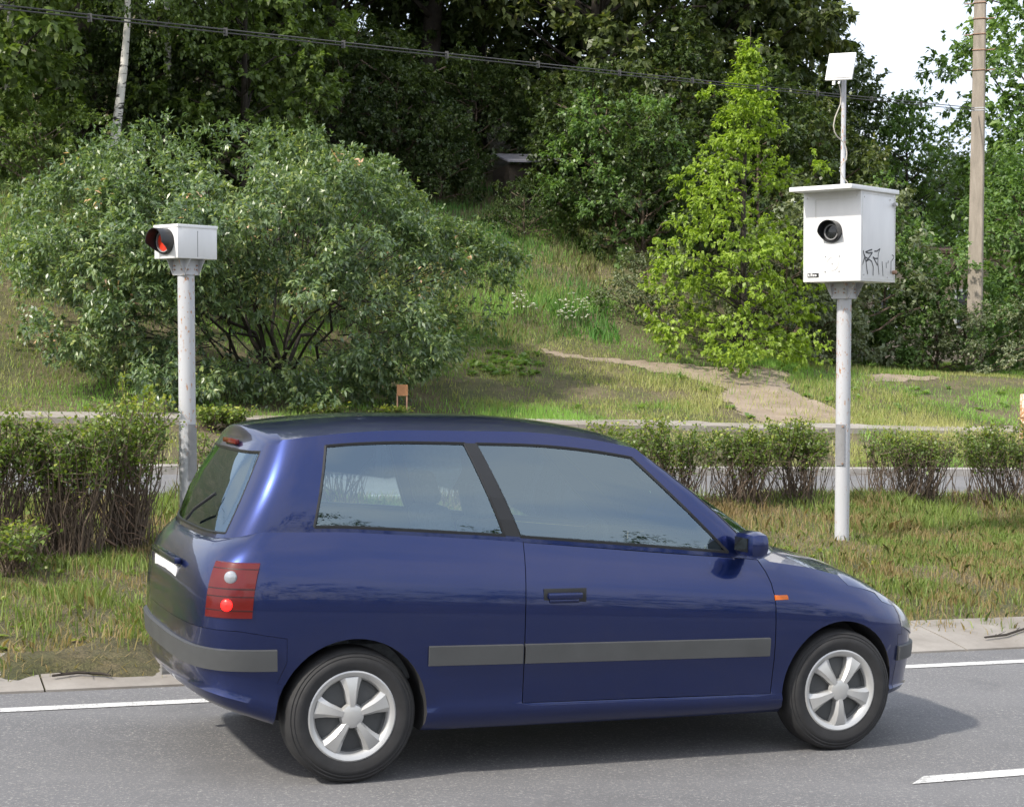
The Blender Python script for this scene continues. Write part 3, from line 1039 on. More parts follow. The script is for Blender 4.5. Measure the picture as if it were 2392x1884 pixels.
# ------------------------------------------------------------------ hedge plants on the verge
def hedge(u0, u1, t, ht, seed, label, nst=38, nleaf=2600, leaf_from=.42, spread=1.0, depth=.45, group='hedge plants between the two roads', leaf=.036, shoots=0):
    rng = np.random.default_rng(seed)
    sa, _ = at(u0, 1000, t); sb, _ = at(u1, 1000, t)
    sc_ = (sa + sb) / 2; w = (sb - sa) / 2
    base = W(sc_, t, float(hz(sc_, t)) - .02)
    root = empty('hedge_plant', base, label, 'hedge', group)
    m = MB()
    ax = np.array([SX[0], SX[1], G]); ay = np.array([NX[0], NX[1], 0])
    tips = []
    tp, td = [], []
    for i in range(nst):
        bx = rng.uniform(-.55, .55) * w * .6; by = rng.uniform(-.5, .5) * depth * .4
        ex = np.clip(bx * 1.6 + rng.normal(0, .33) * w * spread, -w, w); ey = by * 1.5 + rng.normal(0, .4) * depth
        ez = ht * rng.uniform(.70, 1.02) * (.88 + .2 * noise(np.array([ex * 3.0 + seed * 7]), np.array([0.0]), .6, seed)[0])
        a = ax * bx + ay * by; e = ax * ex + ay * ey + np.array([0, 0, ez])
        r = rng.uniform(.004, .011)
        pts = limb(m, a, e, r, .003, rng, 5, 0, 4)
        for q in range(4):
            k = rng.integers(2, 4); f0 = rng.uniform(0, 1)
            o = np.array(pts[k]) * (1 - f0) + np.array(pts[k + 1]) * f0
            d = rng.normal(0, 1, 3) * np.array([.7, .7, .5]) + np.array([0, 0, .5])
            o2 = o + d * .16
            o2[2] = min(o2[2], ht * 1.04)
            limb(m, o, o2, .0035, .0015, rng, 3, 0, 3)
            tp.append(o); td.append(o2 - o)
        for q in range(2):
            o = np.array(pts[3]); tp.append(o); td.append(np.array(pts[4]) - o)
    for i in range(shoots):
        bx = rng.uniform(0, .9) * w
        a = ax * bx + np.array([0, 0, ht * .8]); e = a + np.array([rng.normal(0, .05), 0, ht * .2 + rng.uniform(.12, .24)])
        limb(m, a, e, .004, .002, rng, 4, 0, 4)
        for q in range(5): tp.append(a + (e - a) * .2); td.append((e - a) * .8)
    for i in range(nst):
        bx = rng.uniform(-.7, .7) * w; by = rng.uniform(-.5, .5) * depth * .7
        a = ax * bx + ay * by
        e = a + np.array([rng.normal(0, .14), rng.normal(0, .14), ht * rng.uniform(.35, .85)])
        limb(m, a, e, rng.uniform(.003, .006), .002, rng, 4, 0, 4)
    m.build('stems', M_TWIG, root, smooth=60)
    tp = np.array(tp); td = np.array(td)
    wgt = (tp[:, 2] + td[:, 2] * .5) / ht
    pr = np.clip((wgt - leaf_from + .12) / .45, .03, 1) * np.maximum(np.linalg.norm(td, axis=1), .1)
    j = rng.choice(len(tp), nleaf, p=pr / pr.sum())
    P = tp[j] + td[j] * rng.uniform(0, 1.05, nleaf)[:, None] + rng.normal(0, .02, (nleaf, 3))
    D = rng.normal(0, 1, (nleaf, 3)) + td[j] * 2; D[:, 2] += .15
    Nn = rng.normal(0, .5, (nleaf, 3)); Nn[:, 2] += 1
    L = leaf * rng.uniform(.7, 1.35, nleaf)
    fresh = np.clip((P[:, 2] / ht - .8) * 1.6, 0, .35)
    var = np.clip(.42 + rng.normal(0, .2, nleaf) + fresh, 0, 1)
    V = leafset(P, D, Nn, L, L * .68, var, .1)
    np_mesh('foliage', V, len(V), 4, M_HEDGE, root, var)
    return root


hedge(-190, 118, 6.4, 1.18, 1, 'dense hedge plant with bare lower stems at the left edge', 80, 3500, .58, 1.1, .5)
hedge(55, 265, 6.4, 1.14, 2, 'hedge plant in the middle of the left hedge with broken branches at its foot', 80, 3700, .5, 1.2, .55)
hedge(205, 380, 6.7, 1.16, 17, 'hedge plant with three tall leafy shoots left of the flash post', 74, 3800, .44, 1.2, .55, shoots=3)
hedge(372, 560, 8.6, .80, 3, 'sparse twiggy hedge plant right behind the flash post', 16, 380, .5, 1.0, .4)
hedge(640, 900, 8.8, .86, 12, 'hedge plant hidden behind the rear of the blue car', 36, 2600)
hedge(950, 1220, 8.8, .86, 13, 'hedge plant behind the middle of the blue car', 36, 2600)
hedge(1250, 1500, 8.8, .86, 14, 'hedge plant behind the front window of the blue car', 40, 3200)
hedge(1470, 1690, 8.8, .90, 4, 'hedge plant above the bonnet of the blue car', 50, 3200)
hedge(1640, 1840, 8.9, .82, 5, 'twiggy hedge plant between the car and the thinner one at the camera post', 64, 3600, .5, 1.15)
hedge(1775, 1960, 9.0, .92, 6, 'hedge plant with dark stems just left of the big camera post', 50, 3800, .45, 1.1)
hedge(2010, 2110, 9.1, .84, 7, 'thin nearly bare hedge plant right of the big camera post', 20, 500, .6, .8)
hedge(2050, 2245, 9.1, .80, 8, 'hedge plant of many pale upright stems in the gap with the side road', 70, 2000, .6, .9)
hedge(2215, 2470, 8.9, .93, 9, 'leafy hedge plant at the right edge of the picture', 56, 4000, .45)

hedge(-40, 100, 5.8, .36, 31, 'low leafy suckers at the foot of the leftmost hedge plant', 30, 1300, -.2, 1.1, .5)

# low bright plants along the pavement edge
PG = 'low bright plants at the pavement edge'
for (u0, u1, v, t, seed, lab) in [(450, 520, 948, 15.6, 21, 'low bright green plant just right of the flash post'), (505, 590, 950, 15.6, 22, 'low bright green plant ending at the pale pavement slab'),
                                 (700, 810, 958, 17.6, 23, 'flat yellow green plant above the rear of the car roof'), (880, 960, 958, 17.6, 24, 'flat yellow green plant under the little brown sign')]:
    hedge(u0, u1, t, .30 if t < 16 else .16, seed, lab, 26, 900, -.5, 1.1, .35, PG, .05)

# broken branches heaped under the left hedge
rng = np.random.default_rng(3)
for k, (pts, lab) in enumerate([([(205, 1085), (255, 1150), (300, 1215), (322, 1240)], 'bare broken branch leaning down to the right in the left hedge'),
                                ([(160, 1110), (215, 1165), (270, 1255), (318, 1300)], 'long thin dead branch crossing the left hedge'),
                                ([(60, 1265), (100, 1290), (118, 1330), (140, 1345)], 'dead branch lying at the foot of the left hedge'),
                                ([(240, 1255), (290, 1290), (345, 1325)], 'dead reddish twig lying right of the left hedge')]):
    tt = 6.55
    P = []
    for u, v in pts:
        s, h = at(u, v, tt); P.append(W(s, tt, max(h, float(hz(s, tt)) + .01)))
    m = MB()
    m.tube([p for p in P], [.014, .012, .009, .006][:len(P)], 5)
    for q in range(7):
        a = P[1] + (P[-1] - P[1]) * rng.uniform(0, 1)
        b = a + Vector((rng.uniform(-.05, .22), rng.uniform(-.12, .05), rng.uniform(-.18, .05)))
        b.z = max(b.z, P[-1].z - .02)
        m.tube([a, (a + b) / 2 + Vector((0, 0, .02)), b], [.005, .004, .002], 4)
    o = m.build('fallen_branch', M_DRYTWIG, smooth=60)
    tag(o, lab, 'branch', 'dead branches in the left hedge')
for (pts, lab) in [([(122, 1600), (180, 1592), (240, 1590), (258, 1601)], 'dark twig lying on the pale gutter at the left'),
                   ([(2300, 1508), (2350, 1500), (2392, 1490), (2420, 1485)], 'long dark twig lying on the gutter at the right edge')]:
    P = []
    for u, v in pts:
        s, t = hit(u, v - 3); P.append(W(s, t, max(float(hz(s, t)), .03 + (t - 2.37) * .12) + .012))
    m = MB(); m.tube(P, [.007, .009, .008, .005], 5)
    for q in range(4):
        a = P[q % 3] + (P[q % 3 + 1] - P[q % 3]) * .5
        m.tube([a, a + Vector((rng.uniform(-.1, .1), rng.uniform(-.1, .1), .02))], [.004, .002], 4)
    tag(m.build('twig', M_BARK, smooth=60), lab, 'twig', 'twigs on the gutter')

# white flowers on the slope
for (u0, u1, v0, v1, n, lab) in [(1305, 1375, 728, 775, 70, 'patch of small white flowers in the meadow grass between shrub and yellow green tree'),
                                 (1200, 1250, 715, 760, 36, 'thin patch of whitish flowers just right of the large shrub')]:
    rng = np.random.default_rng(u0)
    s0, t0 = hit((u0 + u1) / 2, (v0 + v1) / 2)
    root = empty('flower_patch', W(s0, t0, float(hz(s0, t0))), lab, 'flowers', 'white flowers on the slope')
    m = MB(); P = []
    for i in range(n):
        s, t = hit(rng.uniform(u0, u1), rng.uniform(v0, v1) + 12)
        b = W(s, t, float(hz(s, t))) - root.location
        e = b + Vector((rng.normal(0, .04), rng.normal(0, .04), rng.uniform(.3, .5)))
        m.tube([b, e], [.004, .003], 3); P.append(e)
    m.build('stems', M_HEDGE, root)['kind'] = 'stuff'
    P = np.repeat(np.array(P), 6, 0)
    D = rng.normal(0, 1, P.shape); D[:, 2] = np.abs(D[:, 2]) * .4
    Nn = rng.normal(0, .3, P.shape); Nn[:, 2] += 1
    V = leafset(P, D, Nn, np.full(len(P), .038), np.full(len(P), .032), None)
    np_mesh('flowers', V, len(V), 4, M_PETAL, root, rng.uniform(0, 1, len(P)))['kind'] = 'stuff'

# broad leaved weeds on the lawn
rng = np.random.default_rng(13)
P = []
for i in range(70):
    u, v = (rng.uniform(1090, 1260), rng.uniform(825, 880)) if i < 45 else (rng.uniform(1300, 2390), rng.uniform(880, 980))
    s, t = hit(u, v)
    if 15.9 < t < 17.3 or on_path(np.array([s]), np.array([t]))[0]: continue
    P.append(Wn(s, t, float(hz(s, t)) + .02))
P = np.repeat(np.array(P), 12, 0)
D = rng.normal(0, 1, P.shape); D[:, 2] = np.abs(D[:, 2]) * .45 + .15
Nn = rng.normal(0, .3, P.shape); Nn[:, 2] += 1
L = rng.uniform(.08, .16, len(P))
V = leafset(P, D, Nn, L, L * .5, None, .2)
o = np_mesh('weeds', V, len(V), 4, M_FRESH, None, rng.uniform(.4, 1, len(P)))
tag(o, 'broad leaved weeds scattered over the lawn', 'weeds', kind='stuff')
rng = np.random.default_rng(14)
P = []
for i in range(240):
    s = rng.uniform(-4, 14); t = rng.uniform(3.0, 9.6)
    P.append(Wn(s, t, float(hz(s, t)) + .01))
P = np.repeat(np.array(P), 9, 0)
D = rng.normal(0, 1, P.shape); D[:, 2] = np.abs(D[:, 2]) * .5 + .15
Nn = rng.normal(0, .3, P.shape); Nn[:, 2] += 1
L = rng.uniform(.03, .075, len(P))
V = leafset(P, D, Nn, L, L * .55, None, .2)
o = np_mesh('weeds', V, len(V), 4, M_HEDGE, None, rng.uniform(.3, 1, len(P)))
tag(o, 'small leafy weeds growing in the grass verge', 'weeds', kind='stuff')

# ------------------------------------------------------------------ the two roadside camera posts
YAW = math.radians(-40.3)
RB = Matrix.Rotation(YAW, 3, 'Z')


def hood(mb, c, r, full, short, cut=-.1, n=40, thick=.006):
    """visor tube pointing along local -y whose lower lip is cut back"""
    vs = []; fs = []
    for k in range(n):
        q = 2 * math.pi * k / n
        x, z = math.sin(q), math.cos(q)
        L = full if z > cut else short + (full - short) * max(0, 1 - (cut - z) / (1 + cut)) ** 1.15
        for rr in (r, r - thick):
            vs.append(Vector(c) + Vector((x * rr, 0, z * rr)))
            vs.append(Vector(c) + Vector((x * rr, -L, z * rr)))
    for k in range(n):
        a = 4 * k; b = 4 * ((k + 1) % n)
        fs += [(a, a + 1, b + 1, b), (a + 2, b + 2, b + 3, a + 3), (a + 1, a + 3, b + 3, b + 1)]
    mb.add(vs, fs)


def disc(mb, c, r, n=36, dome=0.0, mi=0):
    vs = [Vector(c) + Vector((0, -dome, 0))]; fs = []
    for rr, d in ((.5, .75), (1, 0)):
        for k in range(n):
            q = 2 * math.pi * k / n
            vs.append(Vector(c) + Vector((math.sin(q) * r * rr, -dome * d, math.cos(q) * r * rr)))
    for k in range(n):
        k1 = (k + 1) % n
        fs.append((0, 1 + k, 1 + k1)); fs.append((1 + k, 1 + n + k, 1 + n + k1, 1 + k1))
    mb.add(vs, fs, mi)


def ring(mb, c, r0, r1, d, n=40):
    vs = []; fs = []
    for k in range(n):
        q = 2 * math.pi * k / n; x, z = math.sin(q), math.cos(q)
        for rr, y in ((r0, 0), (r0, -d), (r1, -d), (r1, 0)):
            vs.append(Vector(c) + Vector((x * rr, y, z * rr)))
    for k in range(n):
        a = 4 * k; b = 4 * ((k + 1) % n)
        for q in range(3): fs.append((a + q, a + q + 1, b + q + 1, b + q))
    mb.add(vs, fs)


def bracket(root, z0, z1, R, w_top, w_bot, mat):
    m = MB()
    H = z1 - z0; zc = (z0 + z1) / 2
    m.box(R @ Vector((0, 0, zc)), (w_bot - .012, w_bot - .012, H), R)
    for ax in (0, 1):
        for sg in (-1, 1):
            off = sg * (w_bot / 2 - .003)
            pts = [(-w_top / 2, z1 - .001), (w_top / 2, z1 - .001), (w_bot / 2, z0), (-w_bot / 2, z0)]
            vs = []
            for d in (-.004, .004):
                for x, z in pts:
                    p = Vector((x, off + d, z)) if ax == 0 else Vector((off + d, x * .92, z + .0015))
                    vs.append(R @ p)
            m.add(vs, [(0, 1, 2, 3), (7, 6, 5, 4), (0, 4, 5, 1), (1, 5, 6, 2), (2, 6, 7, 3), (3, 7, 4, 0)])
    b = m.build('bracket', mat, root)
    for x in (-.045, .045):
        for zz in (zc - .02, zc + .012):
            for q_ in (Vector((x, -w_bot / 2 - .007, zz)), Vector((w_bot / 2 + .007, x, zz))):
                m = MB(); m.box(R @ q_, (.011, .011, .011), R); m.build('bolt', M_RUSTSTEEL, b)


def post_mesh(root, h0, h1, r, lean):
    m = MB()
    m.tube([Vector((0, 0, h0)), Vector((lean[0] * .5, lean[1] * .5, (h0 + h1) / 2)), Vector((lean[0], lean[1], h1))], r, 28)
    return m.build('post', M_POST, root, smooth=50)


def cover(root, a0, a1, z0, z1, r):
    """curved maintenance cover on the post; angles measured from straight at the road (-y)"""
    vs = []; fs = []
    n = 8
    for i in range(n + 1):
        q = a0 + (a1 - a0) * i / n
        for rr in (r, r + .006):
            for z in (z0, z1): vs.append(Vector((math.sin(q) * rr, -math.cos(q) * rr, z)))
    for i in range(n):
        a = 4 * i; b = a + 4
        fs += [(a + 2, b + 2, b + 3, a + 3), (a + 1, a + 3, b + 3, b + 1), (a, b, b + 2, a + 2)]
    fs += [(0, 2, 3, 1), (4 * n, 4 * n + 1, 4 * n + 3, 4 * n + 2)]
    m = MB(); m.add(vs, fs)
    c = m.build('access_cover', M_GREYCOVER, root, smooth=40)
    for z in (z0 + .02, z1 - .02):
        q = (a0 + a1) / 2 + .35
        m = MB(); m.box((math.sin(q) * (r + .008), -math.cos(q) * (r + .008), z), (.014, .014, .014)); m.build('screw', M_RUSTSTEEL, c)


# --- big camera post
TC = 6.7
cs_, ch_ = at(1966, 1268, TC)
base = W(cs_, TC, float(hz(cs_, TC)) - .03)
cam_root = empty('speed_camera', base, 'tall white speed camera case with graffiti on a rusty post, antenna panel on top', 'speed camera')


def loc_of(u, v, t, root):
    s, h = at(u, v, t)
    return W(s, t, h) - root.location


ptop = loc_of(1972, 698, TC, cam_root)
zb = loc_of(1972, 660, TC, cam_root).z
zt = loc_of(2003, 447, TC - .3, cam_root).z
lean = (ptop.x, ptop.y)
post_mesh(cam_root, -.25, ptop.z + .01, .068, lean)
cover(cam_root, -1.15, .10, loc_of(1968, 1086, TC, cam_root).z, loc_of(1968, 990, TC, cam_root).z, .0695)
RT = Matrix.Translation((lean[0], lean[1], 0)) @ RB.to_4x4()


def moved(o, M): o.matrix_local = M


head = []
m = MB()
BW, BD = .60, .66
H = zt - zb
sh = .052
m.box((sh, 0, (zb + zt) / 2), (BW, BD, H))
case = m.build('case', M_CASE, cam_root, bevel=.004); moved(case, RT)
fx0 = sh - BW / 2; fy = -BD / 2
m = MB(); m.box((sh + .005, -.105, zt + .018), (BW + .045, BD + .25, .04))
lid = m.build('lid', M_LID, cam_root, bevel=.004); moved(lid, RT)
hz_c = loc_of(1944, 540, TC - .25, cam_root).z
hx = fx0 + .305
m = MB(); hood(m, (hx, fy - .001, hz_c), .104, .095, .012, -.05)
hd = m.build('lens_hood', M_BLACK, cam_root, smooth=40); moved(hd, RT)
m = MB(); disc(m, (hx, fy - .006, hz_c), .098, dome=.0); m.build('back_plate', M_BLACK, hd)
m = MB(); disc(m, (hx, fy - .014, hz_c - .006), .062, dome=.008); m.build('lens', M_DARKGLASS, hd, smooth=60)
m = MB(); ring(m, (hx, fy - .008, hz_c - .006), .062, .072, .016); m.build('lens_ring', M_GREYCOVER, hd, smooth=40)
# faint vent ring, door outline, rivets
m = MB()
vz = loc_of(1944, 615, TC - .25, cam_root).z
ring(m, (hx + .005, fy - .0005, vz), .058, .0625, .003)
vent = m.build('vent_ring', M_GREYMARK, cam_root, smooth=40); moved(vent, RT)
rvs = [((hx + x, fy - .003, vz + z), (.010, .006, .012)) for x, z in ((-.07, .068), (.075, .068), (-.07, -.072), (.075, -.072), (0, 0))]
rvs += [((x, fy - .003, zt - .05), (.012, .006, .012)) for x in (fx0 + .035, fx0 + BW - .04)]
rvs += [((sh + BW / 2 + .003, y, z), (.006, .012, .012)) for y, z in ((-.27, zt - .06), (.22, zt - .06), (-.27, zb + .06), (.18, zb + .045))]
for c_, d_ in rvs:
    m = MB(); m.box(c_, d_); rv = m.build('rivet', M_STEEL, cam_root); moved(rv, RT)
m = MB()
m.box((fx0 + .13, fy - .0015, zt - .17), (.004, .004, .20)); m.box((fx0 + .32, fy - .0015, zt - .068), (.38, .004, .004))
sx_ = sh + BW / 2 + .0012
for y_, z_, w_, h_ in ((-BD / 2 + .03, (zb + zt) / 2, .004, H - .05), (BD / 2 - .022, (zb + zt) / 2, .004, H - .05), (.004, zt - .027, BD - .052, .004), (.004, zb + .025, BD - .052, .004)):
    m.box((sx_, y_, z_), (.003, w_, h_))
ol = m.build('embossed_line', M_GREYMARK, cam_root); moved(ol, RT)
# maker's plate: black with worn white lettering
m = MB()
bx, bz = fx0 + .108, zb + .062
m.box((bx, fy - .0025, bz), (.115, .005, .036))
pl = m.build('maker_plate', M_BLACK, cam_root); moved(pl, RT)
m = MB()
for x, z, w, h in ((-.044, .000, .010, .022), (-.034, -.009, .006, .005), (-.020, .002, .008, .026), (-.012, .011, .012, .006), (-.010, .000, .009, .005), (.002, -.003, .008, .018), (.012, -.002, .008, .014), (.014, .003, .012, .005), (.026, -.003, .007, .016), (.033, -.003, .008, .012)):
    m.box((bx + x, fy - .006, bz + z), (w, .002, h))
m.build('lettering', M_MARK, pl)
# graffiti on the right-hand side
GR = [[(268, 915), (285, 1000), (330, 1160), (350, 1330), (368, 1445)], [(300, 1075), (275, 1160), (252, 1245)], [(318, 948), (400, 905), (462, 880)],
      [(318, 948), (380, 968), (470, 945)], [(470, 945), (400, 1060), (330, 1150)], [(285, 1000), (320, 1070), (360, 1080)], [(330, 1160), (400, 1110), (455, 1150), (490, 1270), (486, 1470)],
      [(510, 915), (570, 905), (640, 845)], [(632, 855), (600, 960), (590, 1160), (618, 1440)], [(480, 1050), (530, 1080), (600, 1070)], [(485, 1050), (540, 1150), (590, 1230)],
      [(685, 1130), (700, 1300), (708, 1470)], [(775, 1150), (782, 1280)], [(825, 1105), (815, 1170)], [(905, 965), (945, 985), (940, 1040), (900, 1105)], [(888, 1110), (885, 1400)]]
m = MB()
xs_ = sh + BW / 2 + .0022
for st_ in GR:
    P = []
    for x, y in st_:
        a = (x - 218) / (985 - 218)
        yy = -BD / 2 + a * BD
        zz = zb + .012 + (1575 - y) / 10.05 * .00405
        P.append(Vector((xs_, yy, zz)))
    w = .0065 if st_[0][0] < 600 else .0045
    vs = []
    for i, p in enumerate(P):
        d = (P[min(i + 1, len(P) - 1)] - P[max(i - 1, 0)]).normalized()
        nrm = Vector((0, -d.z, d.y)) * w
        vs += [p + nrm, p - nrm]
    m.add(vs, [(2 * i, 2 * i + 1, 2 * i + 3, 2 * i + 2) for i in range(len(P) - 1)])
g = m.build('graffiti', M_INK, cam_root); moved(g, RT)
for zz, mt in ((zt - .10, M_STEEL), (zb + .095, M_RUSTSTEEL)):
    m = MB(); m.lathe([(.0, .042), (.016, .040), (.020, .028), (.018, .0)], 14, Matrix.Translation((sh + BW / 2, BD / 2 - .045, zz)) @ Matrix.Rotation(math.pi / 2, 4, 'Y'))
    k = m.build('lock_knob', mt, cam_root, smooth=50); moved(k, RT)
bracket(cam_root, ptop.z, zb, RB, .33, .165, M_POST)
for o in cam_root.children:
    if o.name.startswith('bracket'): o.location = (lean[0], lean[1], 0)
# antenna on its thin mast
mz = loc_of(1972, 172, TC, cam_root).z
mx = loc_of(1972, 172, TC, cam_root)
mb0 = loc_of(1969, 430, TC, cam_root)
m = MB(); m.tube([Vector((mb0.x, lean[1], zt + .02)), Vector((mx.x, lean[1], mz + .05))], .0225, 16)
m.build('mast', M_POST, cam_root, smooth=50)
pc = loc_of(1964, 156, TC - .12, cam_root)
RP = Matrix.Translation(pc) @ Matrix.Rotation(math.radians(-36), 4, 'Z') @ Matrix.Rotation(math.radians(-14), 4, 'X') @ Matrix.Rotation(math.radians(3), 4, 'Y')
m = MB(); m.box((0, 0, 0), (.272, .022, .262))
pn = m.build('antenna_panel', M_CASE, cam_root, bevel=.006); moved(pn, RP)
m = MB(); m.box((0, -.014, .004), (.245, .010, .236)); m.build('radome', M_CASE, pn, bevel=.004)
m = MB(); m.box((.0, .05, -.05), (.07, .08, .09)); m.box((-.05, .015, -.145), (.022, .022, .05)); m.box((-.0, .02, -.14), (.016, .016, .04))
m.build('mounting_clamp', M_STEEL, pn)
P = []
for x, y in ((470, 440), (488, 520), (496, 600), (490, 680), (462, 750), (430, 830), (412, 920), (425, 990), (455, 1040), (500, 1080), (535, 1120), (556, 1180), (560, 1240), (552, 1300)):
    P.append(loc_of(1860 + x / 4.746, 100 + y / 4.746, TC - .06 if x < 500 or y > 1100 else TC - .045, cam_root))
m = MB(); m.tube(P, .006, 6)
P = []
for x, y in ((552, 1300), (520, 1330), (495, 1370), (492, 1430), (515, 1490), (545, 1520), (565, 1545), (578, 1580)):
    P.append(loc_of(1860 + x / 4.746, 100 + y / 4.746, TC - .04 - .012 * (y > 1480), cam_root))
m.tube(P, .005, 6)
m.build('cable', M_CABLE, cam_root, smooth=60)

# --- flash unit post
TF = 6.77
fs_, _ = at(440, 1235, TF)
base = W(fs_, TF, float(hz(fs_, TF)) - .03)
fl = empty('flash_unit', base, 'small white flash box with red lens and black visor on a rusty post', 'flash unit')
ftop = loc_of(434.5, 643, TF, fl); lean = (ftop.x, ftop.y)
post_mesh(fl, -.25, ftop.z + .01, .068, lean)
cover(fl, .25, 1.45, loc_of(440, 1120, TF, fl).z, loc_of(440, 990, TF, fl).z, .0695)
fzb = loc_of(415, 602.5, TF - .2, fl).z; fzt = loc_of(415, 527, TF - .2, fl).z
FW, FD = .295, .40
RT = Matrix.Translation((lean[0] * .98, lean[1], 0)) @ RB.to_4x4()
m = MB(); m.box((0, 0, (fzb + fzt) / 2), (FW, FD, fzt - fzb))
c = m.build('case', M_CASE, fl, bevel=.003); moved(c, RT)
m = MB(); m.box((0, 0, fzt + .001), (FW + .010, FD + .010, .026))
c = m.build('lid', M_LID, fl, bevel=.003); moved(c, RT)
m = MB(); m.box((FW / 2 + .0012, .0, (fzb + fzt) / 2 - .01), (.003, .0035, fzt - fzb - .05))
c = m.build('seam', M_GREYCOVER, fl); moved(c, RT)
zc = fzb + .135
m = MB(); hood(m, (.0, -FD / 2 - .001, zc), .104, .125, .012, -.12)
hd = m.build('lens_hood', M_BLACK, fl, smooth=40); moved(hd, RT)
m = MB(); disc(m, (0, -FD / 2 - .006, zc), .098); m.build('back_plate', M_BLACK, hd)
m = MB(); disc(m, (0, -FD / 2 - .016, zc), .080, dome=.012); m.build('red_lens', M_REDLENS, hd, smooth=60)
m = MB(); ring(m, (0, -FD / 2 - .008, zc), .080, .088, .022); m.build('lens_ring', M_GREYCOVER, hd, smooth=40)
bracket(fl, ftop.z, fzb, RB, .30, .15, M_POST)
for o in fl.children:
    if o.name.startswith('bracket'): o.location = (lean[0], lean[1], 0)

# ------------------------------------------------------------------ concrete pole and wires
TP = 23.8
ps_, _ = at(2275, 815, TP)
pb = W(ps_, TP, float(hz(ps_, TP)) - .3)
pole = empty('utility_pole', pb, 'weathered square concrete utility pole at the right with step bolts', 'utility pole')
pt_ = loc_of(2290, -60, TP, pole)
m = MB()
RPz = Matrix.Rotation(math.radians(-22), 3, 'Z')


def pole_half(z): return .165 - .048 * z / pt_.z


NS = 10
vs = []
for i in range(NS + 1):
    z = pt_.z * i / NS
    hw = pole_half(z)
    for x, y in ((-.86, -1), (.86, -1), (1, -.86), (1, .86), (.86, 1), (-.86, 1), (-1, .86), (-1, -.86)):
        p = RPz @ Vector((x * hw, y * hw * .8, 0))
        vs.append(Vector((p.x + pt_.x * z / pt_.z, p.y, z)))
fs = [tuple(8 * i + a for a in (k, (k + 1) % 8)) + tuple(8 * (i + 1) + a for a in ((k + 1) % 8, k)) for i in range(NS) for k in range(8)]
fs.append(tuple(8 * NS + k for k in range(8)))
m.add(vs, fs)
m.build('shaft', M_POLE, pole)
for n_, v in enumerate((8, 45, 81, 118, 165)):
    q = loc_of(2283, v, TP, pole); hw = pole_half(q.z) + .006
    m = MB()
    cx = pt_.x * q.z / pt_.z
    for a, b in (((-1, -1), (1, -1)), ((1, -1), (1, 1)), ((1, 1), (-1, 1)), ((-1, 1), (-1, -1))):
        A = RPz @ Vector((a[0] * hw, a[1] * hw * .84, 0)); B = RPz @ Vector((b[0] * hw, b[1] * hw * .84, 0))
        o_ = Vector((cx, 0, q.z))
        m.tube([A + o_, B + o_], .011, 6)
    cl_ = m.build('clamp_band', M_RUSTSTEEL, pole, smooth=60)
    m = MB()
    sg = -1 if n_ % 2 == 0 and n_ < 4 else 1
    A = RPz @ Vector((sg * hw, 0, 0)) + Vector((cx, 0, q.z)); B = A + (RPz @ Vector((sg * .20, -.03, .0)))
    m.tube([A, B, B + Vector((0, 0, .03))], .013, 6)
    m.build('step_bolt', M_RUSTSTEEL, cl_, smooth=60)
for v in (253, 258.5):
    q = loc_of(2274, v, TP, pole); hw = pole_half(q.z) + .004
    m = MB(); cx = pt_.x * q.z / pt_.z
    m.box((cx, 0, q.z), (hw * 2.02, hw * 1.64, .022), RPz)
    m.build('wire_band', M_STEEL, pole)
for (u0, v0, v1, lab) in ((0, 11.5, 252, 'upper of the two dark overhead wires running to the concrete pole'), (0, 19.9, 257.5, 'lower of the two dark overhead wires running to the concrete pole')):
    tA = 13.0
    s, h = at(u0, v0, tA); A = W(s, tA, h)
    s, h = at(2276, v1, TP - .16); B = W(s, TP - .16, h)
    m = MB()
    pts = []
    for i in range(41):
        q = -.9 + 1.9 * i / 40
        p = A + (B - A) * q
        if 0 < q < 1: p = p - Vector((0, 0, .10 * 4 * q * (1 - q) * .25))
        pts.append(p)
    m.tube(pts, .0095, 6)
    for q in np.arange(.05, .98, .085):
        p = A + (B - A) * q
        m.box(p - Vector((0, 0, .02)), (.05, .02, .06))
    tag(m.build('overhead_wire', M_WIRE, smooth=60), lab, 'wire', 'overhead wires')

# ------------------------------------------------------------------ small brown sign, rusty bollard
TS = 17.5
ss_, sh_ = at(940, 950, TS)
b = W(ss_, TS, float(hz(ss_, TS)))
sg_ = empty('wooden_sign', b, 'tiny blank brown board on two thin wooden legs by the pavement', 'sign')
c0 = loc_of(940, 898, TS, sg_).z; c1 = loc_of(940, 924, TS, sg_).z
m = MB(); m.box((0, 0, (c0 + c1) / 2), (.165, .012, c0 - c1)); m.build('board', M_WOODSIGN, sg_)
for x in (-.072, .072):
    m = MB(); m.box((x - .006, .016, c1 / 2 - .05), (.02, .02, c1 + .16)); m.build('leg', M_WOODPOST, sg_)

TBo = 15.6
ss_, _ = at(2394, 1000, TBo)
b = W(ss_, TBo, float(hz(ss_, TBo)) - .02)
bo = empty('bollard', b, 'short rust stained white bollard cut off by the right edge', 'bollard')
bz = loc_of(2394, 920, TBo, bo).z; bm_ = loc_of(2394, 975, TBo, bo).z
M_BOLL = painted_white('rust_stained_white', (.68, .62, .52), .30)
m = MB(); m.tube([(0, 0, bm_ + .004), (0, 0, bz - .01), (0, 0, bz)], [.082, .082, .07], 20); m.build('head', M_BOLL, bo, smooth=50)
m = MB(); m.tube([(0, 0, -.1), (0, 0, bm_ - .008)], [.088, .084], 20); m.build('foot', M_BOLL, bo, smooth=50)
m = MB(); m.tube([(0, 0, bm_ - .01), (0, 0, bm_ + .006)], [.076, .076], 20); m.build('joint', M_BLACK, bo, smooth=50)

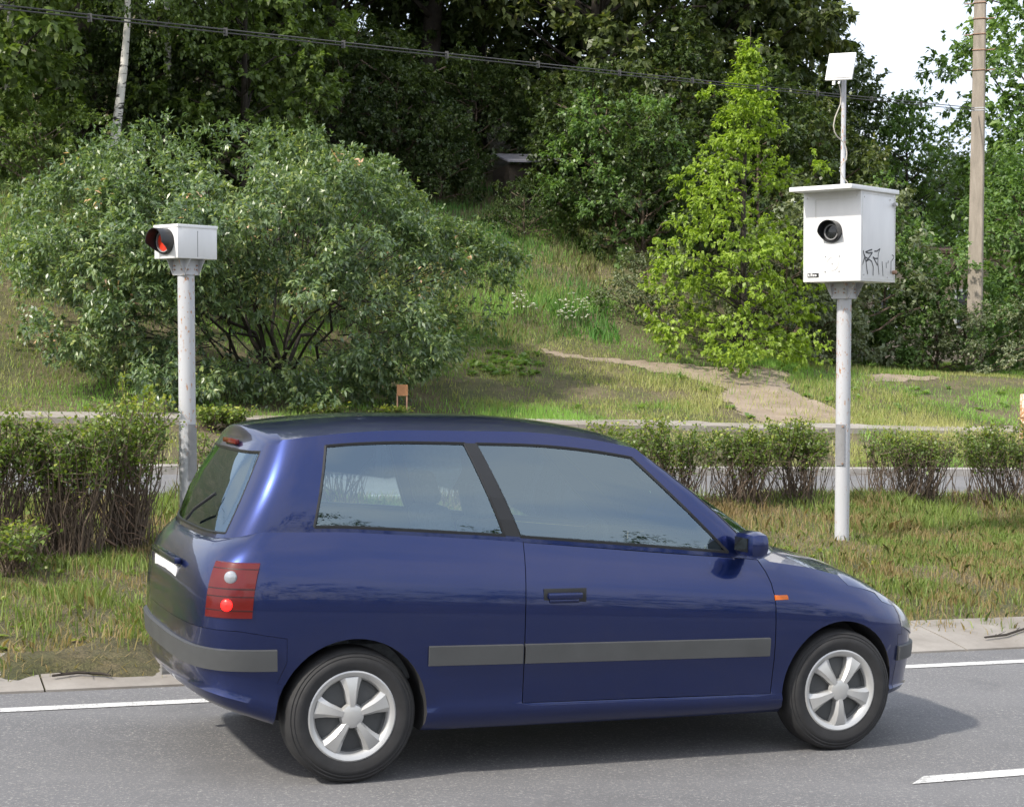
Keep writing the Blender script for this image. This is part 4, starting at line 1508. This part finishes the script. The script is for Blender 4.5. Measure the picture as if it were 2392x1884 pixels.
# ------------------------------------------------------------------ buildings half hidden by the leaves
M_WALL = concrete('pale_beige_wall', (.42, .34, .26), (.56, .47, .38), 2.5, (.36, .28, .2))
M_ROOFG = plain('grey_sheet_roof', (.17, .17, .20), .5, 0, .15, 4)
M_SHEDW = concrete('brown_shed_wall', (.035, .028, .022), (.06, .045, .035), 3)
M_WINDARK = plain('dark_window_glass', (.02, .022, .025), .1)
M_ROOFR = plain('dull_roof_tiles', (.16, .10, .08), .8, 0, .25, 5)
RR = Matrix.Rotation(math.atan2(SX[1], SX[0]), 4, 'Z')
TH = 33.0
hs, _ = at(2170, 640, TH)
hb = W(hs, TH, float(hz(hs, TH)) - .1)
house = empty('small_house', hb, 'pale beige house wall showing through the shrubs left of the concrete pole', 'house')
house.rotation_euler = (0, 0, math.atan2(SX[1], SX[0]))
HH = loc_of(2150, 592, TH, house).z
m = MB(); m.box((0, 2.5, HH / 2), (6.0, 5.0, HH)); m.build('wall', M_WALL, house)
m = MB()
m.add([(-3.3, -.3, HH + .003), (3.3, -.3, HH + .003), (3.3, 2.5, HH + .30), (-3.3, 2.5, HH + .30), (-3.3, 5.3, HH + .003), (3.3, 5.3, HH + .003), (-3.3, -.3, HH + .09), (3.3, -.3, HH + .09), (3.3, 2.5, HH + .39), (-3.3, 2.5, HH + .39), (-3.3, 5.3, HH + .09), (3.3, 5.3, HH + .09)],
      [(6, 7, 8, 9), (9, 8, 11, 10), (3, 2, 1, 0), (4, 5, 2, 3), (0, 1, 7, 6), (5, 4, 10, 11), (1, 2, 8, 7), (2, 5, 11, 8), (3, 0, 6, 9), (4, 3, 9, 10)])
m.build('roof', M_ROOFR, house)
for x in (-1.4, 1.3):
    m = MB(); m.box((x, -.02, HH * .52), (.9, .05, 1.1)); w_ = m.build('window', M_LID, house)
    m = MB(); m.box((x, -.05, HH * .52), (.76, .02, .96)); m.build('pane', M_WINDARK, w_)

TSh = 30.6
hs, _ = at(1240, 372, TSh)
hb = W(hs, TSh, float(hz(hs, TSh)) - .5)
shed = empty('shed', hb, 'little dark shed with a pale grey sheet roof among the trees', 'shed')
shed.rotation_euler = (0, 0, math.radians(14))
e0 = loc_of(1205, 376, TSh, shed).z
m = MB(); m.box((.15, .95, e0 / 2 - .03), (1.3, 1.7, e0 - .06)); m.build('wall', M_SHEDW, shed)
for x0, x1 in ((-.62, .10), (.106, .95)):
    m = MB()
    m.add([(x0, -.2, e0 - .04), (x1, -.2, e0 - .04), (x1 + .12, 2.0, e0 + .36), (x0 + .12, 2.0, e0 + .36), (x0, -.2, e0), (x1, -.2, e0), (x1 + .12, 2.0, e0 + .40), (x0 + .12, 2.0, e0 + .40)],
          [(3, 2, 1, 0), (4, 5, 6, 7), (0, 1, 5, 4), (1, 2, 6, 5), (2, 3, 7, 6), (3, 0, 4, 7)])
    m.build('roof_sheet', M_ROOFG, shed)

# ------------------------------------------------------------------ the blue hatchback
def paint():
    t = NT('blue_car_paint')
    f = t.noise(900, 1)
    c = t.ramp(f, [(.35, (.0045, .014, .078)), (.65, (.0075, .021, .118))])
    d = t.noise(3.5, 6)
    c = t.mix(t.ramp(d, [(.45, (0, 0, 0)), (.8, (.06, .06, .06))]), c, (.10, .09, .08))
    b = t.bsdf(c, .30, .80)
    b.inputs['Coat Weight'].default_value = 1.0
    b.inputs['Coat Roughness'].default_value = .03
    return t.end(b.outputs[0])


def glass():
    t = NT('tinted_window_glass')
    tr = t.new('BsdfTransparent'); tr.inputs[0].default_value = (.78, .88, .87, 1)
    gl = t.new('BsdfGlossy'); gl.inputs[0].default_value = (.70, .88, 1, 1); gl.inputs['Roughness'].default_value = .01
    fr = t.new('Fresnel'); fr.inputs[0].default_value = 2.3
    m = t.new('MixShader'); ad = t.new('Math', operation='ADD'); ad.inputs[1].default_value = .05; t.link(fr.outputs[0], ad.inputs[0]); t.link(ad.outputs[0], m.inputs[0]); t.link(tr.outputs[0], m.inputs[1]); t.link(gl.outputs[0], m.inputs[2])
    return t.end(m.outputs[0])


def glow(name, col, e):
    t = NT(name)
    b = t.bsdf(col, .25)
    b.inputs['Emission Color'].default_value = (*col, 1); b.inputs['Emission Strength'].default_value = e
    return t.end(b.outputs[0])


M_CAR = paint(); M_GLASS = glass()
M_TRIM = plain('grey_rub_strip', (.055, .058, .06), .5)
M_RUBBER = plain('tyre_rubber', (.018, .018, .019), .75, 0, .3, 20)
M_HUBCAP = plain('silver_wheel_cover', (.50, .50, .49), .32, .55, .08, 9)
M_DARK = plain('dark_interior', (.022, .022, .024), .8)
M_SEAT = plain('grey_seat_cloth', (.13, .14, .15), .9, 0, .3, 40)
M_REDLAMP = plain('red_lamp_plastic', (.10, .006, .006), .12)
M_LITRED = glow('lit_red_lamp', (1.0, .012, .010), 1.6)
M_CLEAR = plain('clear_lamp_plastic', (.33, .35, .38), .08, .3)
M_AMBER = plain('amber_lamp_plastic', (.6, .14, .02), .15)
M_PLATE = plain('white_plate', (.72, .72, .70), .4)

ex = Vector((SX[0], SX[1], G)).normalized(); ey = Vector((NX[0], NX[1], 0)); ez = ex.cross(ey)
MC = Matrix(((ex.x, ey.x, ez.x, P0[0]), (ex.y, ey.y, ez.y, P0[1]), (ex.z, ey.z, ez.z, 0.0), (0, 0, 0, 1)))
car = empty('hatchback_car', None, 'dark blue three door hatchback driving to the right with its red tail light lit', 'car', None, MC)

YC, WB = .80, 2.47


def cr(pts, n):
    """Catmull-Rom resample of 2D points, n per span"""
    P = [np.array(p, float) for p in pts]
    P = [2 * P[0] - P[1]] + P + [2 * P[-1] - P[-2]]
    o = []
    for i in range(1, len(P) - 2):
        for k in range(n):
            q = k / n
            a, b, c, d = P[i - 1:i + 3]
            o.append(.5 * (2 * b + (c - a) * q + (2 * a - 5 * b + 4 * c - d) * q * q + (3 * b - a - 3 * c + d) * q ** 3))
    o.append(P[-2])
    return np.array(o)


half = cr([(-.69, .0), (-.685, .30), (-.655, .56), (-.59, .70), (-.48, .765), (-.30, .79), (.0, .805), (.40, .815), (.78, .82), (1.2, .82), (1.7, .82), (2.08, .815), (2.40, .80), (2.68, .765), (2.88, .69), (3.02, .56), (3.10, .34), (3.125, 0)], 5)
NH = len(half)


def x_of(i): return half[i][0]


Z_S = [(-.70, 1.03), (-.5, 1.085), (-.1, 1.085), (.6, 1.045), (1.4, .985), (2.05, .935), (2.4, .885), (2.7, .815), (2.9, .745), (3.05, .675), (3.13, .63)]
Z_B = [(-.70, .36), (-.5, .30), (-.3, .235), (0, .21), (2.4, .20), (2.8, .215), (3.13, .25)]


def zs(x): return float(np.interp(x, [a for a, b in Z_S], [b for a, b in Z_S]))
def zbm(x): return float(np.interp(x, [a for a, b in Z_B], [b for a, b in Z_B]))


LEV = [(0, .915), (.05, .968), (.10, .985), (.135, .977), (.24, .985), (.36, .995), (.48, 1.0), (.60, 1.0), (.70, .997), (.78, .985), (.86, .960), (.93, .922), (1.0, .868)]


def body_ring(f, k):
    o = []
    for x, y in half:
        z = zbm(x) + (zs(x) - zbm(x)) * f
        kk = k
        xx = 1.2 + (x - 1.2) * (1 - (1 - k) * .42)
        if x < -.3: xx += .02 * max(0, f - .55) * 2
        o.append((xx, y * kk, z))
    return o


rings = [body_ring(f, k) for f, k in LEV]
bm = bmesh.new()
near = []; far = []
for r in rings:
    near.append([bm.verts.new((x, YC - y, z)) for x, y, z in r])
    far.append([near[-1][i] if (i == 0 or i == NH - 1) else bm.verts.new((r[i][0], YC + r[i][1], r[i][2])) for i in range(NH)])
for a in range(len(rings) - 1):
    for i in range(NH - 1):
        bm.faces.new((near[a][i], near[a][i + 1], near[a + 1][i + 1], near[a + 1][i]))
        bm.faces.new((far[a][i + 1], far[a][i], far[a + 1][i], far[a + 1][i + 1]))


def cap(nr, fr, crown, flip, K=8, hood_from=None):
    rows = []
    for i in range(NH):
        if i in (0, NH - 1): rows.append([nr[i]]); continue
        a, b = nr[i].co, fr[i].co
        row = [nr[i]]
        cz = crown(a.x)
        for k in range(1, K):
            q = k / K
            p = a.lerp(b, q); p.z += cz * (1 - abs(2 * q - 1) ** 2.2)
            row.append(bm.verts.new(p))
        row.append(fr[i]); rows.append(row)
    for i in range(NH - 1):
        A, B = rows[i], rows[i + 1]
        if len(A) == 1 and len(B) > 1:
            for k in range(K):
                f = (A[0], B[k], B[k + 1]); bm.faces.new(f if not flip else f[::-1])
        elif len(B) == 1 and len(A) > 1:
            for k in range(K):
                f = (A[k + 1], A[k], B[0]); bm.faces.new(f if not flip else f[::-1])
        else:
            for k in range(K):
                f = (A[k], B[k], B[k + 1], A[k + 1]); bm.faces.new(f if not flip else f[::-1])


cap(near[-1], far[-1], lambda x: .075 * min(1, max(0, (x - 1.6) / .6)) * (1 if x < 2.9 else .6), False)
cap(near[0], far[0], lambda x: 0, True)
bmesh.ops.recalc_face_normals(bm, faces=bm.faces)
me = bpy.data.meshes.new('body_solid'); bm.to_mesh(me); bm.free()
me.materials.append(M_CAR); me.materials.append(M_DARK)
tmp = bpy.data.objects.new('body_solid', me); COL.objects.link(tmp)
cuts = []
for xw in (0.0, WB):
    for yw, L in ((-.05, .62), (YC * 2 + .05, .62)):
        m = MB(); m.lathe([(0, -L / 2), (.335, -L / 2), (.335, L / 2), (0, L / 2)], 48, Matrix.Translation((xw, yw, .30)) @ Matrix.Rotation(math.pi / 2, 4, 'X'))
        cme = bpy.data.meshes.new('cutter'); cme.from_pydata(m.v, [], m.f)
        b2 = bmesh.new(); b2.from_mesh(cme); bmesh.ops.remove_doubles(b2, verts=b2.verts, dist=1e-5); bmesh.ops.recalc_face_normals(b2, faces=b2.faces); b2.to_mesh(cme); b2.free()
        cme.materials.append(M_DARK)
        c_ = bpy.data.objects.new('cutter', cme); COL.objects.link(c_); cuts.append(c_)
        md = tmp.modifiers.new('cut', 'BOOLEAN'); md.operation = 'DIFFERENCE'; md.solver = 'EXACT'; md.object = c_
        md.material_mode = 'TRANSFER'
bpy.context.view_layer.update()
dg = bpy.context.evaluated_depsgraph_get()
cutme = bpy.data.meshes.new_from_object(tmp.evaluated_get(dg))
for c_ in cuts + [tmp]: bpy.data.objects.remove(c_, do_unlink=True)

src = bmesh.new(); src.from_mesh(cutme)
slot_dark = [i for i, m_ in enumerate(cutme.materials) if m_ == M_DARK]
bmesh.ops.triangulate(src, faces=[f for f in src.faces if len(f.verts) > 4])


def sub_obj(name, pick, parent, mats, shrink=0.0, smooth=38, drop=None):
    b = src.copy()
    b.faces.ensure_lookup_table()
    kill = [f for f in b.faces if not pick(f)]
    bmesh.ops.delete(b, geom=kill, context='FACES')
    if shrink:
        c = Vector((0, 0, 0)); bv = [v for v in b.verts if v.is_boundary]
        for v in b.verts: c += v.co
        c /= max(1, len(b.verts))
        for v in bv:
            d = c - v.co; d.y = 0
            if d.length > 1e-6: v.co += d.normalized() * shrink
    m2 = bpy.data.meshes.new(name); b.to_mesh(m2); b.free()
    for q in mats: m2.materials.append(q)
    m2.polygons.foreach_set('use_smooth', [True] * len(m2.polygons)); m2.set_sharp_from_angle(angle=math.radians(smooth))
    o = bpy.data.objects.new(name, m2); COL.objects.link(o); o.parent = parent
    return o


DX0, DX1 = .775, 2.05


def is_dark(f): return f.material_index in slot_dark
def side_n(f): return f.calc_center_median().y < .30 and f.normal.y < -.25
def side_f(f): return f.calc_center_median().y > 1.30 and f.normal.y > .25
def in_door(f):
    c = f.calc_center_median()
    return not is_dark(f) and DX0 < c.x < DX1 and c.z > .315 and c.z < zs(c.x) - .012
def is_deck(f):
    c = f.calc_center_median()
    return not is_dark(f) and f.normal.z > .6 and -.42 < c.x < 2.0 and abs(c.y - YC) < .64 and c.z > .8
def bump_r(f):
    c = f.calc_center_median(); return not is_dark(f) and c.x < -.31 and c.z < .66
def bump_f(f):
    c = f.calc_center_median(); return not is_dark(f) and c.x > 2.84 and c.z < .565
def bonnet(f):
    c = f.calc_center_median()
    return not is_dark(f) and f.normal.z > .55 and c.x > 2.08 and c.x < 3.02 and c.z > .6 and abs(c.y - YC) < .70


slots = list(cutme.materials)
sub_obj('body', lambda f: not (in_door(f) and (side_n(f) or side_f(f))) and not is_deck(f) and not bump_r(f) and not bump_f(f) and not bonnet(f), car, slots)
doors = []
for pk in (side_n, side_f):
    doors.append(sub_obj('door', lambda f, pk=pk: in_door(f) and pk(f), car, slots, .004))
sub_obj('rear_bumper', bump_r, car, slots, .002)
sub_obj('front_bumper', bump_f, car, slots, .002)
sub_obj('bonnet', bonnet, car, slots, .003)
src.free()


def side_y(x, z):
    """half width of the body at x, z"""
    i = np.interp(x, half[:, 0], half[:, 1])
    f = (z - zbm(x)) / (zs(x) - zbm(x))
    k = np.interp(f, [a for a, b in LEV], [b for a, b in LEV])
    return float(i * k)


# greenhouse: rings from the shoulder line up to the roof
i_rear = 0
i_front = int(np.argmin(abs(half[:, 0] - 2.05)))
gb = [np.array((1.2 + (x - 1.2) * .945 + (.018 if x < -.3 else 0), y * .866, zs(x))) for x, y in half[:i_front + 1]]
x_a, y_a = gb[-1][0], gb[-1][1]
ws = cr([(x_a, y_a), (x_a + .10, y_a - .10), (x_a + .26, .40), (x_a + .34, .0)], 4)[1:]
gb += [np.array((x, y, zs(x) + .075 * (1 - (y / y_a) ** 2) * .9 + .0)) for x, y in ws]
NG = len(gb)
rt = []
X_R0, X_R1, W_R = -.36, 1.44, .555
xs0 = -.48
for i, p in enumerate(gb):
    if i <= i_front:
        x, y = half[i]
        q = np.clip((p[0] - gb[0][0]) / (x_a - gb[0][0]), 0, 1)
        yy = W_R * min(1.0, (y / .79)) if x < -.3 else W_R * (1 - .02 * q)
        xx = X_R0 + (X_R1 - X_R0) * q
        rt.append(np.array((xx, yy, 0)))
    else:
        y = p[1] / y_a
        rt.append(np.array((X_R1 + .10 * (1 - y ** 2), W_R * .98 * y, 0)))
for p in rt:
    x = p[0]
    e = 1.525 - .10 * max(0, (x - .75) / .8) ** 2 - .075 * max(0, (.35 - x) / .75) ** 2
    p[2] = e
GL = [0, .05, .2, .4, .6, .78, .89, .95, 1.0]


def gpt(i, g):
    p = gb[i] + (rt[i] - gb[i]) * g
    b = .035 * math.sin(math.pi * g)
    y = p[1] + b * (p[1] / y_a if p[1] else 0)
    return np.array((p[0] + (-.03 * math.sin(math.pi * g) if i < 9 else (.03 * math.sin(math.pi * g) if i > i_front else 0)), y, p[2]))


def kind_of(i, a):
    """what the greenhouse cell between point i,i+1 and level a,a+1 is"""
    xm = (gb[i][0] + gb[i + 1][0]) / 2; ym = (gb[i][1] + gb[i + 1][1]) / 2
    if i >= i_front: return 'windscreen' if 0 < a < len(GL) - 2 and ym < y_a * .955 else 'frame'
    if i < 11 and xm < -.5: return 'rear_window' if 0 < a < len(GL) - 3 and ym < .53 else 'frame'
    if not (0 < a < len(GL) - 3): return 'frame'
    if -.18 < xm < .73: return 'quarter'
    if .79 < xm < 1.90: return 'doorwin'
    return 'frame'


parts = {}
fr = MB()
for side in (-1, 1):
    P = [[Vector((gpt(i, g)[0], YC + side * gpt(i, g)[1], gpt(i, g)[2])) for g in GL] for i in range(NG)]
    for i in range(NG - 1):
        for a in range(len(GL) - 1):
            q = [P[i][a], P[i + 1][a], P[i + 1][a + 1], P[i][a + 1]]
            if side > 0: q = q[::-1]
            kd = kind_of(i, a)
            key = kd if kd in ('frame', 'windscreen', 'rear_window') else (kd, side)
            if key == 'frame': fr.add(q, [(0, 1, 2, 3)])
            else: parts.setdefault(key, MB()).add([p for p in q], [(0, 1, 2, 3)])
# roof skin
NR = 10
for i in range(NG - 1):
    for k in range(NR):
        def rp(ii, kk):
            a = gpt(ii, 1.0); q = 2 * kk / NR - 1
            return Vector((a[0], YC + a[1] * q, a[2] + .058 * (1 - abs(q) ** 2.4) * min(1, a[1] / .3)))
        fr.add([rp(i, k), rp(i + 1, k), rp(i + 1, k + 1), rp(i, k + 1)], [(0, 1, 2, 3)])


def weld(o, dist=1e-4, smooth=35, inward=0.0, solid=0.0):
    b = bmesh.new(); b.from_mesh(o.data)
    bmesh.ops.remove_doubles(b, verts=b.verts, dist=dist)
    bmesh.ops.dissolve_degenerate(b, edges=b.edges, dist=1e-5)
    bmesh.ops.recalc_face_normals(b, faces=b.faces)
    if inward or solid:
        c = Vector((.6, YC, 1.2))
        b.normal_update()
        s_ = sum((f.normal.dot(f.calc_center_median() - c)) for f in b.faces)
        if s_ < 0:
            bmesh.ops.reverse_faces(b, faces=b.faces); b.normal_update()
        if inward:
            for v, n in [(v, v.normal.copy()) for v in b.verts]: v.co -= n * inward
        if solid:
            bmesh.ops.solidify(b, geom=b.faces[:], thickness=solid)
    b.to_mesh(o.data); b.free()
    o.data.polygons.foreach_set('use_smooth', [True] * len(o.data.polygons))
    o.data.set_sharp_from_angle(angle=math.radians(smooth))


roof = fr.build('roof', M_CAR, car); weld(roof, solid=.012)
for key, mb_ in parts.items():
    nm = {'windscreen': 'windscreen', 'rear_window': 'rear_window'}.get(key, 'side_window')
    o = mb_.build(nm, M_GLASS, car); weld(o, inward=.006)
    # black rubber seal round the pane
    b = bmesh.new(); b.from_mesh(o.data)
    m = MB()
    ed = [e for e in b.edges if e.is_boundary]
    for e in ed:
        m.tube([e.verts[0].co, e.verts[1].co], .009, 5)
    b.free()
    m.build('seal', M_BLACK, o, smooth=60)
# dark B pillars
for side in (-1, 1):
    m = MB()
    ii = [i for i in range(NG) if .70 < gb[i][0] < .82]
    for i in range(min(ii), max(ii)):
        for a in range(1, len(GL) - 3):
            q = [gpt(i, GL[a]), gpt(i + 1, GL[a]), gpt(i + 1, GL[a + 1]), gpt(i, GL[a + 1])]
            m.add([Vector((p[0], YC + side * (p[1] + .004), p[2])) for p in q], [(0, 1, 2, 3) if side < 0 else (3, 2, 1, 0)])
    m.build('door_pillar', M_BLACK, car, smooth=40)


def band(name, mat, x0, x1, z0f, z1f, off, parent, sides=(-1, 1), wrap=None, n=40, thick=.012, smooth=40):
    """moulding that follows the body side; wrap = list of outline indices instead of an x range"""
    res = []
    for side in sides:
        if wrap is None: pts = [(x, np.interp(x, half[:, 0], half[:, 1])) for x in np.linspace(x0, x1, n)]
        else: pts = [tuple(half[i]) for i in wrap]
        m = MB(); vs = []
        for j, (x, y) in enumerate(pts):
            a = np.array(pts[max(j - 1, 0)]); b_ = np.array(pts[min(j + 1, len(pts) - 1)])
            d = b_ - a; nrm = np.array((-d[1], d[0])); nrm /= np.linalg.norm(nrm) + 1e-9
            if nrm[1] < 0 and abs(nrm[1]) > .2: nrm = -nrm
            if abs(nrm[1]) <= .2: nrm = np.array((math.copysign(abs(nrm[0]), x - 1.2), abs(nrm[1])))
            za, zb_ = z0f(x), z1f(x)
            for z, o_ in [(za, -.01)] + [(za + .006 + (zb_ - za - .012) * w_ / 5, off) for w_ in range(6)] + [(zb_, -.01)]:
                f = (z - zbm(x)) / (zs(x) - zbm(x))
                k = np.interp(f, [p for p, q in LEV], [q for p, q in LEV])
                xx = 1.2 + (x - 1.2) * (1 - (1 - k) * .42); 
                if x < -.3: xx += .02 * max(0, f - .55) * 2
                yy = y * k
                vs.append(Vector((xx + nrm[0] * o_, YC + side * (yy + nrm[1] * o_), z)))
        fs = [(8 * j + q, 8 * j + 8 + q, 8 * j + 9 + q, 8 * j + 1 + q) for j in range(len(pts) - 1) for q in range(7)]
        fs += [tuple(range(8)), tuple(8 * (len(pts) - 1) + q for q in range(7, -1, -1))]
        if side > 0: fs = [f[::-1] for f in fs]
        m.add(vs, fs)
        res.append(m.build(name, mat, parent, smooth=smooth))
    return res


for d_, sd in zip(doors, (-1, 1)):
    band('rub_strip', M_TRIM, .783, 2.045, lambda x: .505 - .012 * x, lambda x: .60 - .012 * x, .014, d_, (sd,))
    hx_ = 1.0
    m = MB()
    zz = .80
    yy = YC + sd * (side_y(1.0, zz))
    m.box((.97, yy + sd * .012, zz), (.17, .026, .030)); m.box((.97, yy + sd * .004, zz - .024), (.15, .012, .02))
    hd_ = m.build('handle', M_CAR, d_, bevel=.008)
    m = MB(); m.box((.975, yy + sd * .001, zz - .006), (.21, .006, .075)); m.build('recess_shade', M_BLACK, hd_, bevel=.002)  # flat black plate standing in for the shade of a recess
band('rub_strip', M_TRIM, .33, .772, lambda x: .505 - .012 * x, lambda x: .60 - .012 * x, .014, car)
rear_i = [i for i in range(NH) if half[i][0] < -.34 and half[i][1] < .80 and i < NH // 2]
front_i = [i for i in range(NH) if half[i][0] > 2.84 and i > NH // 2]
rbp = [o for o in car.children if o.name.startswith('rear_bumper')][0]
fbp = [o for o in car.children if o.name.startswith('front_bumper')][0]
band('bumper_strip', M_TRIM, 0, 0, lambda x: .50, lambda x: .60, .016, rbp, wrap=rear_i)
band('bumper_strip', M_TRIM, 0, 0, lambda x: .41, lambda x: .49, .016, fbp, wrap=front_i)
tail_i = [i for i in range(NH) if half[i][0] < -.42 and half[i][1] > .63 and i < NH // 2]
for o, sd in zip(band('tail_light', M_REDLAMP, 0, 0, lambda x: .725, lambda x: .965, .008, car, wrap=tail_i), (-1, 1)):
    for za in (.757, .815, .848, .93):
        band('lens_rib', M_BLACK, 0, 0, lambda x, za=za: za, lambda x, za=za: za + .013, .0105, o, (sd,), wrap=tail_i)
    ii = tail_i[len(tail_i) // 2]
    ax_, ay_ = half[ii - 1]; bx_, by_ = half[ii + 1]
    nr = Vector((-(by_ - ay_), sd * (bx_ - ax_), 0)).normalized()
    if nr.x > 0: nr.x = -nr.x
    for nm, z, r0, mt in (('reversing_lens', .900, .028, M_CLEAR), ('lit_lamp', .785, .026, M_LITRED)):
        f = (z - zbm(half[ii][0])) / (zs(half[ii][0]) - zbm(half[ii][0]))
        k = float(np.interp(f, [p for p, q in LEV], [q for p, q in LEV]))
        xx = 1.2 + (half[ii][0] - 1.2) * (1 - (1 - k) * .42) + .02 * max(0, f - .55) * 2
        c_ = Vector((xx, YC + sd * half[ii][1] * k, z))
        m = MB(); m.lathe([(r0, -.012), (r0, .009), (r0 * .8, .014), (0, .016)], 22, Matrix.Translation(c_) @ nr.to_track_quat('Z', 'Y').to_matrix().to_4x4())
        m.build(nm, mt, o, smooth=50)
head_i = [i for i in range(NH) if half[i][0] > 2.86 and half[i][1] > .40 and i > NH // 2]
band('headlight', M_CLEAR, 0, 0, lambda x: zs(x) - .175, lambda x: zs(x) - .035, .007, car, wrap=head_i)
gr_i = [i for i in range(NH) if half[i][1] < .36 and i > NH // 2]
band('grille', M_BLACK, 0, 0, lambda x: .55, lambda x: .60, .006, car, wrap=gr_i)
band('side_indicator', M_AMBER, 2.02 + .06, 2.15, lambda x: .745, lambda x: .775, .008, car, n=4)
# number plate on the tailgate, high brake light, wiper, exhaust
m = MB(); m.box((-.668, YC, .84), (.014, .50, .115)); pt2 = m.build('number_plate', M_PLATE, car, bevel=.004)
m = MB(); m.box((-.672, YC, .92), (.03, .56, .03)); m.build('tailgate_handle', M_CAR, car, bevel=.006)
gpr = gpt(0, .965)
m = MB(); m.box((gpr[0] - .012, YC, gpr[2]), (.02, .26, .022)); m.build('high_brake_light', M_REDLAMP, car, bevel=.003)
m = MB(); a = gpt(0, .12); b_ = gpt(0, .5)
m.tube([Vector((a[0] - .03, YC - .02, a[2])), Vector((a[0] - .035, YC - .2, a[2] + .06)), Vector((b_[0] - .03, YC - .34, b_[2] - .02))], .007, 6); m.build('rear_wiper', M_BLACK, car, smooth=60)
m = MB(); m.tube([Vector((-.60, YC + .42, .31)), Vector((-.2, YC + .42, .31))], .025, 12); m.build('exhaust', M_STEEL, car, smooth=60)
# door mirrors
for sd in (-1, 1):
    y0 = YC + sd * (y_a - .02)
    m = MB(); m.box((1.93, y0 + sd * .13, zs(1.93) + .075), (.11, .19, .125))
    mi_ = m.build('door_mirror', M_CAR, car, bevel=.042)
    m = MB(); m.box((1.95, y0 + sd * .02, zs(1.93) + .035), (.06, .10, .035)); m.build('mirror_foot', M_BLACK, mi_, bevel=.008)
    m = MB(); m.box((1.874, y0 + sd * .13, zs(1.93) + .075), (.006, .115, .065)); m.build('mirror_glass', M_DARKGLASS, mi_)
# cabin
m = MB()
m.box((.95, YC, .36), (2.3, 1.10, .06))
for sd in (-1, 1): m.box((1.2, YC + sd * .70, .64), (1.6, .02, .56))
m.box((-.36, YC, .66), (.02, 1.10, .56))
m.build('cabin_lining', M_DARK, car)
m = MB(); m.box((1.98, YC, .74), (.42, 1.36, .30)); m.box((1.78, YC - .36, .84), (.14, .40, .14))
dash = m.build('dashboard', M_DARK, car, bevel=.03)
m = MB()
Ms = Matrix.Translation((1.62, YC + .36, .86)) @ Matrix.Rotation(math.radians(-65), 4, 'Y')
vs = []; pts = [Ms @ Vector((.17 * math.cos(q), .17 * math.sin(q), 0)) for q in np.linspace(0, 2 * math.pi, 25)]
m.tube(pts, .014, 8); m.tube([Ms @ Vector((-.16, 0, 0)), Ms @ Vector((.16, 0, 0))], .016, 6); m.tube([Ms @ Vector((0, 0, 0)), Ms @ Vector((0, -.16, 0))], .016, 6)
m.build('steering_wheel', M_DARK, car, smooth=60)
for yy in (YC - .36, YC + .36):
    m = MB(); m.box((1.12, yy, .50), (.50, .48, .18))
    Mr = Matrix.Rotation(math.radians(-16), 3, 'Y')
    m.box((.80, yy, .82), (.14, .46, .60), Mr, taper=.86)
    st = m.build('seat', M_SEAT, car, bevel=.04)
    m = MB(); m.box((.70, yy, 1.20), (.09, .25, .17), Mr, taper=.9); m.build('headrest', M_SEAT, st, bevel=.03)
m = MB(); m.box((.18, YC, .50), (.48, 1.26, .18)); m.box((-.10, YC, .80), (.14, 1.26, .52), Matrix.Rotation(math.radians(-18), 3, 'Y'))
m.build('rear_seat', M_SEAT, car, bevel=.04)
m = MB(); m.box((-.34, YC, .98), (.40, 1.0, .02)); m.build('parcel_shelf', M_DARK, car)

# wheels
def wheel(x, y, sd, steer=0.0, spin=0.0):
    """sd -1: outer face looks to the photographer's side"""
    Mw = Matrix.Translation((x, y, .295)) @ Matrix.Rotation(steer, 4, 'Z') @ Matrix.Rotation(math.pi / 2 if sd < 0 else -math.pi / 2, 4, 'X')
    m = MB()
    m.lathe([(.195, -.085), (.235, -.09), (.278, -.08), (.293, -.055), (.295, 0), (.293, .055), (.284, .074), (.276, .080), (.272, .078), (.262, .086), (.256, .085), (.252, .089), (.235, .092), (.197, .078), (.190, .06)], 56, Mw)
    w = m.build('wheel', M_RUBBER, car, smooth=40)
    m = MB()
    m.lathe([(.0, .045), (.10, .042), (.155, .035), (.172, .05)], 48, Mw)
    m.build('wheel_disc', M_TRIM, w, smooth=40)
    m = MB()
    m.lathe([(.160, .050), (.165, .066), (.178, .078), (.192, .082), (.199, .078), (.199, .070)], 56, Mw)
    m.lathe([(.0, .088), (.030, .088), (.050, .082), (.056, .060)], 30, Mw)
    for k in range(5):
        q = spin + 2 * math.pi * k / 5
        prof = [(.035, .046, .084), (.070, .046, .088), (.115, .062, .086), (.150, .086, .080), (.172, .108, .074)]
        vs = []
        for r, w2, z in prof:
            for sg in (-1, -.55, .55, 1):
                a = q + sg * w2 / r * .5 if r > .05 else q + sg * .45
                vs.append(Mw @ Vector((r * math.cos(a), r * math.sin(a), z if abs(sg) < .9 else z - .014)))
        fs = [(4 * j + t_, 4 * j + 4 + t_, 4 * j + 5 + t_, 4 * j + 1 + t_) for j in range(len(prof) - 1) for t_ in range(3)]
        m.add(vs, fs)
        # edges turned down towards the disc
        vs2 = []
        for r, w2, z in prof:
            for sg in (-1, 1):
                a = q + sg * w2 / r * .5 if r > .05 else q + sg * .45
                vs2 += [Mw @ Vector((r * math.cos(a), r * math.sin(a), z - .014)), Mw @ Vector((r * math.cos(a), r * math.sin(a), z - .045))]
        m.add(vs2, [(4 * j + t_, 4 * j + 4 + t_, 4 * j + 5 + t_, 4 * j + 1 + t_) for j in range(len(prof) - 1) for t_ in (0, 2)])
    m.build('wheel_cover', M_HUBCAP, w, smooth=35)
    return w


for x, sp in ((0.0, .35), (WB, 1.0)):
    wheel(x, .098, -1, 0, sp); wheel(x, YC * 2 - .098, 1, 0, sp)
